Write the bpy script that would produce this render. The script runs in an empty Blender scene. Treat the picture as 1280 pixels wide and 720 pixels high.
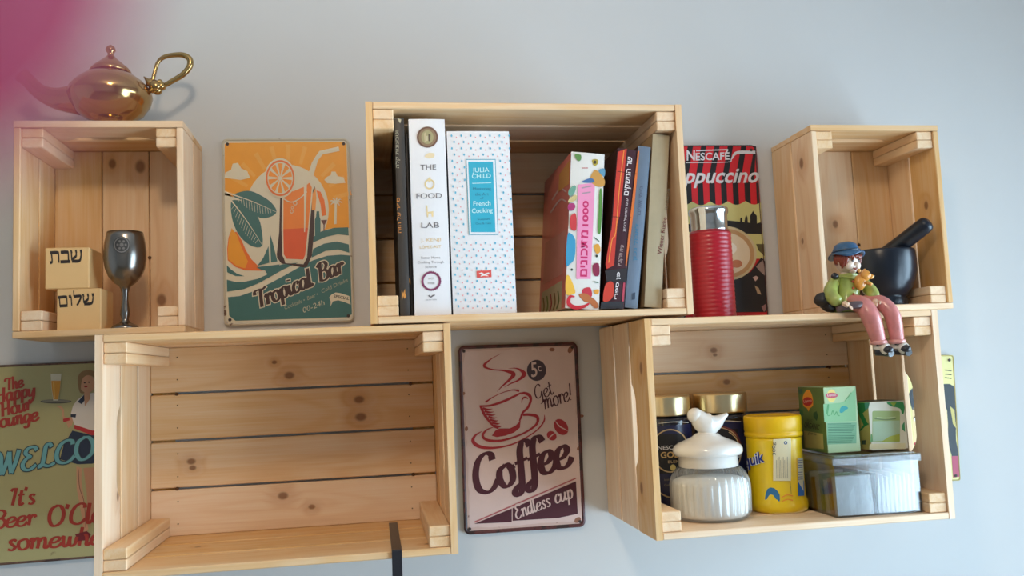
import bpy, bmesh, math, random
from mathutils import Vector, Matrix
random.seed(4)
SC = bpy.context.scene
COL = SC.collection
ZO = 1.33                                   # height of the shelf datum above the floor

# ------------------------------------------------------------------ camera
FPX = 1086.4
CAM = Vector((0.4458, -1.4470, 0.2193 + ZO))
YAW, PITCH, ROLL = math.radians(9.2551), math.radians(5.4916), math.radians(-2.456)
_f = Vector((math.sin(YAW) * math.cos(PITCH), math.cos(YAW) * math.cos(PITCH), math.sin(PITCH)))
_r = Vector((math.cos(YAW), -math.sin(YAW), 0))
_u = _r.cross(_f)
CR = _r * math.cos(ROLL) + _u * math.sin(ROLL)
CU = -_r * math.sin(ROLL) + _u * math.cos(ROLL)
CF = _f
cam = bpy.data.cameras.new('camera')
cam.sensor_width = 36.0
cam.lens = FPX / 1280 * 36.0
cam.clip_start = 0.002
cam.clip_end = 50
cam.dof.use_dof = True
cam.dof.focus_distance = 1.36
cam.dof.aperture_fstop = cam.lens / 5.0     # a small phone lens
camo = bpy.data.objects.new('camera', cam)
COL.objects.link(camo)
M = Matrix((CR, CU, -CF)).transposed().to_4x4()
M.translation = CAM
camo.matrix_world = M
SC.camera = camo

# ------------------------------------------------------------------ world, lights, exposure
w = bpy.data.worlds.new('sky')
SC.world = w
w.use_nodes = True
bg = w.node_tree.nodes['Background']
bg.inputs['Color'].default_value = (0.62, 0.80, 1.0, 1)
bg.inputs['Strength'].default_value = 2.0

def area(name, loc, target, sx, sy, power, color):
    l = bpy.data.lights.new(name, 'AREA')
    l.shape = 'RECTANGLE'
    l.size, l.size_y = sx, sy
    l.energy = power
    l.color = color
    o = bpy.data.objects.new(name, l)
    COL.objects.link(o)
    o.location = loc
    o.rotation_euler = (Vector(target) - Vector(loc)).to_track_quat('-Z', 'Y').to_euler()
    return o
# daylight coming through the window in the right-hand wall
area('daylight', (2.258, -1.15, 1.18), (1.258, -1.13, 1.20), 1.66, 1.62, 90, (0.60, 0.81, 1.0))
# the ceiling lamp's own light is in its builder
LAMP_POWER = 17
SC.view_settings.view_transform = 'Standard'
SC.view_settings.look = 'None'
SC.view_settings.gamma = 1
SC.view_settings.use_curve_mapping = False
SC.view_settings.exposure = 0.0

# ------------------------------------------------------------------ pixel rays onto real surfaces
def ray(u, v):
    return (CF + CR * ((u - 640) / FPX) + CU * ((360 - v) / FPX)).normalized()
class Plane:
    def __init__(s, p, n):
        s.p, s.n = Vector(p), Vector(n).normalized()
        if s.n.dot(CAM - s.p) < 0: s.n = -s.n
    def at(s, u, v, off=0.0):
        d = ray(u, v)
        t = (s.p + s.n * off - CAM).dot(s.n) / d.dot(s.n)
        return CAM + d * t
class Cyl:
    def __init__(s, cx, cy, r): s.cx, s.cy, s.r = cx, cy, r
    def at(s, u, v, off=0.0):
        d = ray(u, v); r = s.r + off
        ox, oy = CAM.x - s.cx, CAM.y - s.cy
        a = d.x * d.x + d.y * d.y; b = 2 * (ox * d.x + oy * d.y); c = ox * ox + oy * oy - r * r
        q = b * b - 4 * a * c
        if q > 0: return CAM + d * ((-b - math.sqrt(q)) / (2 * a))
        h = math.hypot(d.x, d.y); side = (ox * d.y - oy * d.x) / h      # past the visible edge: carry on round the side
        tang = math.acos(r / math.hypot(ox, oy)); ex = (abs(side) - r) / r * 1.6
        an = math.atan2(oy, ox) + (tang + ex) * (1 if side > 0 else -1)
        return Vector((s.cx + r * math.cos(an), s.cy + r * math.sin(an), (CAM + d * (-b / (2 * a))).z))
def YP(y): return Plane((0, y, 0), (0, -1, 0))
def J(u, v, y): return YP(y).at(u, v)

# ------------------------------------------------------------------ materials
MATS = {}
def lin(c):
    return tuple((x / 12.92 if x <= .04045 else ((x + .055) / 1.055) ** 2.4) for x in (k / 255 for k in c))
def node(nt, t, **kw):
    n = nt.nodes.new(t)
    for k, v in kw.items(): setattr(n, k, v)
    return n
def base(name):
    m = bpy.data.materials.new(name); m.use_nodes = True
    return m, m.node_tree, m.node_tree.nodes['Principled BSDF']
def pm(c, rough=.55, metal=0.0, name=None, var=0.10, scale=60, bump=0.0, coat=0.0, sss=0.0, spec=.5):
    key = (tuple(c), rough, metal, var, scale, bump, coat, sss, spec)
    if key in MATS: return MATS[key]
    m, nt, p = base(name or 'paint_%02x%02x%02x' % tuple(int(x) for x in c))
    col = lin(c)
    tc = node(nt, 'ShaderNodeTexCoord')
    nz = node(nt, 'ShaderNodeTexNoise'); nz.inputs['Scale'].default_value = scale; nz.inputs['Detail'].default_value = 4
    nt.links.new(tc.outputs['Object'], nz.inputs['Vector'])
    mx = node(nt, 'ShaderNodeMix', data_type='RGBA')
    mx.inputs[6].default_value = (*[x * (1 - var) for x in col], 1)
    mx.inputs[7].default_value = (*[min(1, x * (1 + var)) for x in col], 1)
    nt.links.new(nz.outputs['Fac'], mx.inputs[0])
    nt.links.new(mx.outputs[2], p.inputs['Base Color'])
    p.inputs['Roughness'].default_value = rough
    p.inputs['Metallic'].default_value = metal
    p.inputs['Specular IOR Level'].default_value = spec
    if coat: p.inputs['Coat Weight'].default_value = coat; p.inputs['Coat Roughness'].default_value = .12
    if sss:
        p.inputs['Subsurface Weight'].default_value = sss
        p.inputs['Subsurface Radius'].default_value = (.004, .0015, .001)
    if bump:
        b = node(nt, 'ShaderNodeBump'); b.inputs['Strength'].default_value = bump; b.inputs['Distance'].default_value = .002
        nt.links.new(nz.outputs['Fac'], b.inputs['Height']); nt.links.new(b.outputs['Normal'], p.inputs['Normal'])
    MATS[key] = m
    return m

def pine_material():
    m, nt, p = base('pine')
    L = nt.links.new
    tc = node(nt, 'ShaderNodeTexCoord')
    def attr(n):
        a = node(nt, 'ShaderNodeAttribute', attribute_type='OBJECT', attribute_name=n); return a
    def math_(op, a, b=None, c=None):
        n = node(nt, 'ShaderNodeMath', operation=op)
        for i, x in enumerate((a, b, c)):
            if x is None: continue
            if isinstance(x, (int, float)): n.inputs[i].default_value = x
            else: L(x, n.inputs[i])
        return n.outputs[0]
    seed = attr('seed').outputs['Fac']
    off = node(nt, 'ShaderNodeCombineXYZ'); L(math_('MULTIPLY', seed, 3.1), off.inputs[0]); L(math_('MULTIPLY', seed, 1.7), off.inputs[1]); L(math_('MULTIPLY', seed, .9), off.inputs[2])
    ad = node(nt, 'ShaderNodeVectorMath', operation='ADD'); L(tc.outputs['Object'], ad.inputs[0]); L(off.outputs[0], ad.inputs[1])
    # knots first: they bend the grain round themselves
    sep = node(nt, 'ShaderNodeSeparateXYZ'); L(tc.outputs['Object'], sep.inputs[0])
    knot = None; halo = None
    for k in ('knot_a', 'knot_b'):
        a = attr(k)
        s = node(nt, 'ShaderNodeSeparateXYZ'); L(a.outputs['Vector'], s.inputs[0])
        dx = math_('MULTIPLY', math_('SUBTRACT', sep.outputs[0], s.outputs[0]), .72)
        dy = math_('SUBTRACT', sep.outputs[1], s.outputs[1])
        d = math_('SQRT', math_('ADD', math_('MULTIPLY', dx, dx), math_('MULTIPLY', dy, dy)))
        rr = math_('MAXIMUM', s.outputs[2], .00001)
        q = math_('DIVIDE', d, rr)
        kk = node(nt, 'ShaderNodeMapRange', interpolation_type='SMOOTHSTEP'); L(q, kk.inputs[0]); kk.inputs[1].default_value = .55; kk.inputs[2].default_value = 1.25; kk.inputs[3].default_value = 1; kk.inputs[4].default_value = 0
        hh = node(nt, 'ShaderNodeMapRange', interpolation_type='SMOOTHSTEP'); L(q, hh.inputs[0]); hh.inputs[1].default_value = .8; hh.inputs[2].default_value = 4.5; hh.inputs[3].default_value = 1; hh.inputs[4].default_value = 0
        knot = kk.outputs[0] if knot is None else math_('MAXIMUM', knot, kk.outputs[0])
        halo = hh.outputs[0] if halo is None else math_('MAXIMUM', halo, hh.outputs[0])
    def noise(scale, det):
        mp = node(nt, 'ShaderNodeMapping'); mp.inputs['Scale'].default_value = scale; L(ad.outputs[0], mp.inputs[0])
        n = node(nt, 'ShaderNodeTexNoise'); n.inputs['Scale'].default_value = 1; n.inputs['Detail'].default_value = det; L(mp.outputs[0], n.inputs['Vector'])
        return n.outputs['Fac']
    fine = noise((9, 420, 420), 2)
    broad = noise((2.2, 46, 46), 3)
    sweep = noise((1.6, 14, 14), 2)
    rings = math_('SINE', math_('ADD', math_('MULTIPLY', sweep, 60), math_('MULTIPLY', halo, 6)))
    rings = math_('POWER', math_('MULTIPLY_ADD', rings, .5, .5), 2.0)
    g = math_('ADD', math_('ADD', math_('MULTIPLY', fine, .34), math_('MULTIPLY', broad, .50)), math_('MULTIPLY', rings, .13))
    ramp = node(nt, 'ShaderNodeValToRGB'); L(g, ramp.inputs[0])
    e = ramp.color_ramp.elements
    e[0].position, e[0].color = .18, (*lin((242, 213, 177)), 1)
    e[1].position, e[1].color = .82, (*lin((219, 163, 102)), 1)
    e2 = ramp.color_ramp.elements.new(.5); e2.color = (*lin((234, 191, 139)), 1)
    tone = attr('tone').outputs['Fac']
    hs = node(nt, 'ShaderNodeHueSaturation'); L(ramp.outputs[0], hs.inputs['Color']); L(math_('MULTIPLY_ADD', tone, .10, 1.0), hs.inputs['Value']); L(math_('MULTIPLY_ADD', tone, -.22, .93), hs.inputs['Saturation'])
    m1 = node(nt, 'ShaderNodeMix', data_type='RGBA'); L(math_('MULTIPLY', halo, .34), m1.inputs[0]); L(hs.outputs[0], m1.inputs[6]); m1.inputs[7].default_value = (*lin((190, 124, 66)), 1)
    m2 = node(nt, 'ShaderNodeMix', data_type='RGBA'); L(math_('MULTIPLY', knot, .74), m2.inputs[0]); L(m1.outputs[2], m2.inputs[6]); m2.inputs[7].default_value = (*lin((112, 62, 30)), 1)
    L(m2.outputs[2], p.inputs['Base Color'])
    p.inputs['Roughness'].default_value = .52
    b = node(nt, 'ShaderNodeBump'); b.inputs['Strength'].default_value = .12; b.inputs['Distance'].default_value = .001
    L(g, b.inputs['Height']); L(b.outputs['Normal'], p.inputs['Normal'])
    return m
PINE = pine_material()

def clear_material(name, tint, lo, rough):
    m, nt, p = base(name)
    nt.nodes.remove(p)
    out = nt.nodes['Material Output']
    tr = node(nt, 'ShaderNodeBsdfTransparent'); tr.inputs[0].default_value = (*tint, 1)
    gl = node(nt, 'ShaderNodeBsdfGlossy'); gl.inputs['Roughness'].default_value = rough
    lw = node(nt, 'ShaderNodeLayerWeight'); lw.inputs['Blend'].default_value = .35
    mr = node(nt, 'ShaderNodeMapRange'); mr.inputs[3].default_value = lo; mr.inputs[4].default_value = .75
    nz = node(nt, 'ShaderNodeTexNoise'); nz.inputs['Scale'].default_value = 30
    b = node(nt, 'ShaderNodeBump'); b.inputs['Strength'].default_value = .15; nt.links.new(nz.outputs['Fac'], b.inputs['Height']); nt.links.new(b.outputs[0], gl.inputs['Normal'])
    nt.links.new(lw.outputs['Fresnel'], mr.inputs[0])
    mx = node(nt, 'ShaderNodeMixShader')
    nt.links.new(mr.outputs[0], mx.inputs[0]); nt.links.new(tr.outputs[0], mx.inputs[1]); nt.links.new(gl.outputs[0], mx.inputs[2])
    nt.links.new(mx.outputs[0], out.inputs['Surface'])
    return m
CLEAR = clear_material('clear_plastic', (.97, .98, .98), .035, .10)
PANE = clear_material('window_glass', (.96, .98, .98), .03, .02)
def glass_material():
    """pressed glass: clear, with the pale sheen of its ribs mixed in as white"""
    m, nt, p = base('ribbed_glass'); L = nt.links.new
    nt.nodes.remove(p); out = nt.nodes['Material Output']
    tr = node(nt, 'ShaderNodeBsdfTransparent'); tr.inputs[0].default_value = (.95, .96, .96, 1)
    df = node(nt, 'ShaderNodeBsdfTranslucent'); df.inputs[0].default_value = (.86, .88, .88, 1)
    d2 = node(nt, 'ShaderNodeBsdfDiffuse'); d2.inputs[0].default_value = (.80, .82, .82, 1)
    gl = node(nt, 'ShaderNodeBsdfGlossy'); gl.inputs['Roughness'].default_value = .06
    lw = node(nt, 'ShaderNodeLayerWeight'); lw.inputs['Blend'].default_value = .3
    mr = node(nt, 'ShaderNodeMapRange'); mr.inputs[3].default_value = .07; mr.inputs[4].default_value = .6
    m0 = node(nt, 'ShaderNodeMixShader'); m0.inputs[0].default_value = .5; L(df.outputs[0], m0.inputs[1]); L(d2.outputs[0], m0.inputs[2])
    m1 = node(nt, 'ShaderNodeMixShader'); m1.inputs[0].default_value = .20; L(tr.outputs[0], m1.inputs[1]); L(m0.outputs[0], m1.inputs[2])
    m2 = node(nt, 'ShaderNodeMixShader'); L(lw.outputs['Fresnel'], mr.inputs[0]); L(mr.outputs[0], m2.inputs[0]); L(m1.outputs[0], m2.inputs[1]); L(gl.outputs[0], m2.inputs[2])
    L(m2.outputs[0], out.inputs['Surface'])
    return m
GLASS = glass_material()
WALLM = pm((207, 207, 207), rough=.85, name='wall_paint', var=.02, scale=9, bump=.06)

# ------------------------------------------------------------------ object helpers
def prop(o, label=None, cat=None, group=None, kind=None):
    if label: o['label'] = label
    if cat: o['category'] = cat
    if group: o['group'] = group
    if kind: o['kind'] = kind
    return o
def thing(name, label, cat, loc, group=None, rot=(0, 0, 0)):
    o = bpy.data.objects.new(name, None)
    COL.objects.link(o)
    o.empty_display_size = .02
    o.location = loc; o.rotation_euler = rot
    return prop(o, label, cat, group)
def smooth(bm):
    for f in bm.faces: f.smooth = True
def obj(name, bm, mats, parent=None, world=True, sm=False, label=None, kind=None):
    """links a bmesh as one object; coordinates are world ones unless world=False (then parent-local)"""
    if parent is not None and world:
        bm.transform(parent_matrix(parent).inverted())
    if sm: smooth(bm)
    me = bpy.data.meshes.new(name)
    bm.normal_update(); bm.to_mesh(me); bm.free()
    for m in (mats if isinstance(mats, (list, tuple)) else [mats]): me.materials.append(m)
    o = bpy.data.objects.new(name, me)
    COL.objects.link(o)
    if parent is not None: o.parent = parent
    return prop(o, label, None, None, kind)
def parent_matrix(p):
    m = Matrix.LocRotScale(p.location, p.rotation_euler, p.scale)
    return parent_matrix(p.parent) @ m if p.parent else m
def box(bm, x0, x1, y0, y1, z0, z1, bev=0.0, mi=0, seg=1):
    r = bmesh.ops.create_cube(bm, size=1)
    bmesh.ops.scale(bm, vec=(x1 - x0, y1 - y0, z1 - z0), verts=r['verts'])
    bmesh.ops.translate(bm, vec=((x0 + x1) / 2, (y0 + y1) / 2, (z0 + z1) / 2), verts=r['verts'])
    fs = {f for v in r['verts'] for f in v.link_faces}
    for f in fs: f.material_index = mi
    if bev:
        es = {e for v in r['verts'] for e in v.link_edges}
        bmesh.ops.bevel(bm, geom=list(es), offset=bev, segments=seg, affect='EDGES', profile=.5)
    return bm
def BOX(*a, **k): return box(bmesh.new(), *a, **k)
def lathe(bm, prof, c, n=40, mi=0, rib=None, sq=None, cap=True):
    """prof: (radius, height); rib=(count, amount, z0, z1); sq: superellipse exponent"""
    rings = []
    for r, z in prof:
        ring = []
        for i in range(n):
            a = 2 * math.pi * i / n
            k = r
            if rib and rib[2] <= z <= rib[3]: k = r * (1 - rib[1] * (.5 + .5 * math.cos(rib[0] * a)))
            if sq: k = r / ((abs(math.cos(a)) ** sq + abs(math.sin(a)) ** sq) ** (1 / sq))
            ring.append(bm.verts.new((c[0] + k * math.cos(a), c[1] + k * math.sin(a), c[2] + z)))
        rings.append(ring)
    for A, B in zip(rings, rings[1:]):
        for i in range(n):
            f = bm.faces.new((A[i], A[(i + 1) % n], B[(i + 1) % n], B[i])); f.material_index = mi; f.smooth = True
    if cap:
        f = bm.faces.new(rings[0][::-1]); f.material_index = mi
        f = bm.faces.new(rings[-1]); f.material_index = mi
    return bm
def catmull(pts, n=6, closed=False):
    P = [Vector(p) for p in pts]
    if len(P) < 3 and not closed: return P
    out = []
    m = len(P)
    for i in range(m if closed else m - 1):
        p0 = P[(i - 1) % m] if closed or i > 0 else P[0] * 2 - P[1]
        p1, p2 = P[i], P[(i + 1) % m]
        p3 = P[(i + 2) % m] if closed or i + 2 < m else P[-1] * 2 - P[-2]
        for k in range(n):
            t = k / n
            out.append(.5 * ((2 * p1) + (p2 - p0) * t + (2 * p0 - 5 * p1 + 4 * p2 - p3) * t * t + (3 * p1 - p0 - 3 * p2 + p3) * t ** 3))
    if not closed: out.append(P[-1])
    return out
def tube(bm, pts, rad, n=12, mi=0, closed=False, sp=5, flat=1.0):
    """rad: number or list per control point"""
    k = len(pts)
    R = [rad] * k if isinstance(rad, (int, float)) else list(rad)
    path = catmull([Vector((*p[:3], )) for p in pts], sp, closed)
    rr = catmull([Vector((r, 0, 0)) for r in R], sp, closed) if k > 2 or closed else [Vector((r, 0, 0)) for r in R]
    m = len(path)
    rings = []
    t0 = (path[1] - path[0]).normalized()
    up = Vector((0, 0, 1)) if abs(t0.z) < .9 else Vector((1, 0, 0))
    nrm = (up - t0 * up.dot(t0)).normalized()
    for i in range(m):
        t = (path[(i + 1) % m] - path[i - 1]) if closed or 0 < i < m - 1 else (path[1] - path[0] if i == 0 else path[-1] - path[-2])
        t.normalize()
        nrm = (nrm - t * nrm.dot(t)).normalized()
        b = t.cross(nrm)
        r = rr[i].x
        rings.append([bm.verts.new(path[i] + nrm * (math.cos(2 * math.pi * j / n) * r) + b * (math.sin(2 * math.pi * j / n) * r * flat)) for j in range(n)])
    pairs = list(zip(rings, rings[1:])) + ([(rings[-1], rings[0])] if closed else [])
    for A, B in pairs:
        for j in range(n):
            f = bm.faces.new((A[j], A[(j + 1) % n], B[(j + 1) % n], B[j])); f.smooth = True; f.material_index = mi
    if not closed:
        bm.faces.new(rings[0][::-1]).material_index = mi; bm.faces.new(rings[-1]).material_index = mi
    return bm
def blob(bm, c, r, sub=3, mi=0, noise=0.0, seed=0, rot=None):
    """an ellipsoid with an uneven skin"""
    rnd = random.Random(seed)
    g = bmesh.ops.create_icosphere(bm, subdivisions=sub, radius=1)
    ph = [rnd.uniform(0, 6) for _ in range(3)]
    rx, ry, rz = (r, r, r) if isinstance(r, (int, float)) else r
    for v in g['verts']:
        k = 1 + noise * (math.sin(v.co.x * 4 + ph[0]) * math.sin(v.co.y * 4 + ph[1]) + .6 * math.sin(v.co.z * 6 + ph[2]))
        p = Vector((v.co.x * rx * k, v.co.y * ry * k, v.co.z * rz * k))
        if rot is not None: p = rot @ p
        v.co = p + Vector(c)
    for f in {f for v in g['verts'] for f in v.link_faces}: f.smooth = True; f.material_index = mi
    return bm
def prism(bm, poly, a, b, axis='y', mi=0):
    """extrude a 2D polygon; axis y: poly is (x,z), axis z: (x,y), axis x: (y,z)"""
    def P(p, t): return (p[0], t, p[1]) if axis == 'y' else (p[0], p[1], t) if axis == 'z' else (t, p[0], p[1])
    A = [bm.verts.new(P(p, a)) for p in poly]; B = [bm.verts.new(P(p, b)) for p in poly]
    fs = [bm.faces.new(A), bm.faces.new(B[::-1])]
    for i in range(len(poly)):
        j = (i + 1) % len(poly)
        fs.append(bm.faces.new((A[j], A[i], B[i], B[j])))
    for f in fs: f.material_index = mi
    bmesh.ops.recalc_face_normals(bm, faces=fs)
    return bm
def rounded(x0, x1, z0, z1, r, n=5):
    out = []
    for cx, cz, a in ((x1 - r, z1 - r, 0), (x0 + r, z1 - r, 90), (x0 + r, z0 + r, 180), (x1 - r, z0 + r, 270)):
        for i in range(n + 1):
            t = math.radians(a + 90 * i / n)
            out.append((cx + r * math.cos(t), cz + r * math.sin(t)))
    return out

# ------------------------------------------------------------------ lettering and flat print
_tx = {}
def glyphs(s, bold=0.0, res=3):
    """triangles of a string in Blender's built-in font (no files)"""
    key = (s, bold)
    if key in _tx: return _tx[key]
    cu = bpy.data.curves.new('t', 'FONT'); cu.body = s; cu.offset = bold; cu.resolution_u = res; cu.fill_mode = 'FRONT'
    o = bpy.data.objects.new('t', cu); COL.objects.link(o)
    me = o.to_mesh()
    vs = [(v.co.x, v.co.y) for v in me.vertices]; fs = [tuple(p.vertices) for p in me.polygons]
    o.to_mesh_clear(); bpy.data.objects.remove(o); bpy.data.curves.remove(cu)
    _tx[key] = (vs, fs)
    return vs, fs
SCRIPT = {
 'C': (.66, [[(.62,.78),(.6,.94),(.44,1.0),(.22,.85),(.08,.5),(.10,.15),(.3,.0),(.5,.06),(.66,.24)]]),
 'o': (.46, [[(.27,.55),(.1,.45),(.05,.22),(.13,.03),(.26,.0),(.4,.13),(.42,.38),(.34,.53),(.26,.55)], [(.36,.5),(.44,.43),(.52,.46)]]),
 'f': (.36, [[(.58,.84),(.52,.98),(.4,1.0),(.29,.82),(.24,.5),(.19,.1),(.13,-.2),(.02,-.32),(-.08,-.24),(.0,-.12),(.2,-.02)], [(.08,.5),(.45,.55)]]),
 'e': (.44, [[(.06,.25),(.25,.28),(.39,.42),(.32,.55),(.16,.5),(.05,.3),(.07,.07),(.22,.0),(.38,.08),(.48,.22)]]),
 'T': (.52, [[(.02,.76),(.07,.94),(.25,.97),(.52,.92),(.72,1.0)], [(.40,.94),(.32,.5),(.26,.0)]]),
 'r': (.38, [[(.02,.42),(.13,.56),(.14,.35),(.1,.0)], [(.12,.3),(.22,.5),(.33,.56),(.4,.42)]]),
 'p': (.48, [[(.14,.56),(.11,.2),(.05,-.36)], [(.13,.38),(.25,.55),(.38,.52),(.42,.27),(.32,.04),(.2,.02),(.11,.12)]]),
 'i': (.27, [[(.1,.55),(.07,.2),(.12,.01),(.22,.05),(.3,.16)], [(.14,.76),(.155,.84)]]),
 'c': (.41, [[(.38,.42),(.32,.55),(.18,.52),(.06,.3),(.08,.07),(.2,.0),(.34,.08),(.43,.2)]]),
 'a': (.48, [[(.38,.5),(.25,.56),(.1,.45),(.05,.2),(.12,.02),(.25,.06),(.36,.25)], [(.41,.56),(.37,.25),(.38,.03),(.46,.02),(.53,.15)]]),
 'l': (.25, [[(.15,1.0),(.1,.5),(.08,.1),(.15,.0),(.27,.12)]]),
 'B': (.60, [[(.22,.96),(.16,.5),(.1,.0)], [(.02,.8),(.2,.98),(.45,.98),(.56,.8),(.44,.58),(.26,.53),(.46,.5),(.57,.3),(.46,.06),(.26,-.01),(.06,.08)]]),
 'E': (.54, [[(.55,.82),(.46,.98),(.26,.96),(.17,.76),(.32,.56),(.2,.52),(.06,.3),(.1,.06),(.28,-.01),(.5,.16)]]),
 'n': (.48, [[(.02,.44),(.11,.56),(.12,.3),(.08,.0)], [(.1,.3),(.22,.52),(.33,.55),(.36,.3),(.34,.06),(.41,.01),(.49,.14)]]),
 'd': (.49, [[(.38,.5),(.25,.56),(.1,.45),(.05,.2),(.12,.02),(.25,.06),(.36,.25)], [(.47,1.0),(.4,.5),(.37,.06),(.45,.02),(.53,.15)]]),
 's': (.38, [[(.35,.47),(.25,.56),(.12,.46),(.2,.3),(.31,.15),(.2,.0),(.04,.06)]]),
 'u': (.49, [[(.08,.55),(.05,.2),(.11,.01),(.24,.06),(.36,.3)], [(.41,.55),(.36,.2),(.4,.02),(.5,.13)]]),
 'G': (.66, [[(.6,.8),(.56,.96),(.42,1.0),(.2,.82),(.08,.5),(.12,.22),(.28,.15),(.46,.25),(.58,.48)], [(.6,.5),(.54,.1),(.42,-.2),(.24,-.24)]]),
 't': (.29, [[(.19,.85),(.12,.4),(.11,.06),(.18,.0),(.3,.1)], [(.0,.57),(.32,.6)]]),
 'm': (.74, [[(.02,.44),(.11,.56),(.12,.3),(.08,.0)], [(.1,.3),(.22,.52),(.32,.55),(.35,.3),(.31,.0)], [(.34,.3),(.46,.52),(.57,.55),(.6,.3),(.58,.06),(.65,.01),(.73,.14)]]),
 '!': (.28, [[(.24,1.0),(.13,.3)], [(.08,.02),(.095,.07)]]),
 'W': (.82, [[(.0,.88),(.1,.99),(.17,.8),(.16,.4),(.18,.0)], [(.18,.0),(.34,.5),(.46,.97)], [(.46,.97),(.45,.5),(.48,.0)], [(.48,.0),(.66,.5),(.78,.99)]]),
 'L': (.58, [[(.5,.84),(.44,.99),(.32,.92),(.24,.5),(.16,.12),(.04,.02),(.14,.12),(.36,.0),(.58,.1)]]),
 'O': (.68, [[(.36,1.0),(.14,.82),(.06,.4),(.16,.05),(.34,.0),(.56,.2),(.63,.6),(.52,.93),(.34,1.0)]]),
 'M': (.84, [[(.16,.95),(.12,.5),(.06,.0)], [(.16,.95),(.32,.5),(.4,.05)], [(.4,.05),(.58,.5),(.74,.97)], [(.74,.97),(.7,.5),(.68,.0)]]),
 'h': (.48, [[(.17,1.0),(.12,.5),(.08,.0)], [(.1,.3),(.22,.52),(.33,.55),(.36,.3),(.34,.06),(.41,.01),(.49,.14)]]),
 'H': (.66, [[(.06,.88),(.18,.98),(.15,.5),(.1,.0)], [(.58,1.0),(.53,.5),(.5,.0)], [(.04,.48),(.62,.54)]]),
 'y': (.47, [[(.08,.55),(.05,.2),(.12,.03),(.26,.1),(.38,.4)], [(.42,.55),(.36,.05),(.26,-.28),(.1,-.34),(.04,-.2)]]),
 'g': (.47, [[(.38,.5),(.25,.56),(.1,.45),(.05,.2),(.12,.02),(.25,.06),(.36,.25)], [(.42,.55),(.36,.05),(.26,-.28),(.1,-.34),(.04,-.2)]]),
 'I': (.34, [[(.02,.84),(.12,.97),(.34,.96)], [(.26,.96),(.18,.5),(.1,.0)]]),
 "'": (.18, [[(.12,1.02),(.06,.8)]]),
 'w': (.62, [[(.04,.46),(.1,.55),(.1,.2),(.16,.01),(.28,.12),(.34,.5)], [(.35,.55),(.34,.15),(.42,.01),(.55,.15),(.6,.5)]]),
 'k': (.44, [[(.15,1.0),(.07,.0)], [(.36,.55),(.12,.25),(.24,.25),(.3,.03),(.44,.1)]]),
 ' ': (.30, []),
 # square Hebrew letters, drawn with an upright nib
 'ש': (.74, [[(.06,.62),(.08,.1)], [(.08,.06),(.5,.06),(.62,.3),(.64,.62)], [(.35,.62),(.33,.35),(.1,.16)], [(.02,.6),(.12,.62)], [(.3,.6),(.4,.62)], [(.58,.6),(.7,.62)]]),
 'ב': (.60, [[(.04,.6),(.4,.6),(.48,.52),(.48,.06)], [(.0,.05),(.58,.05)]]),
 'ת': (.64, [[(.06,.6),(.46,.6),(.55,.5),(.55,.0)], [(.14,.58),(.15,.1),(.02,.03)]]),
 'ל': (.54, [[(.06,.96),(.05,.6)], [(.05,.58),(.44,.58),(.42,.4),(.2,.0)]]),
 'ו': (.30, [[(.04,.6),(.18,.6)], [(.18,.6),(.18,.0)]]),
 'ם': (.62, [[(.02,.6),(.46,.6),(.53,.5),(.53,.06)], [(.1,.58),(.1,.04)], [(.08,.04),(.55,.04)]]),
}
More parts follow.
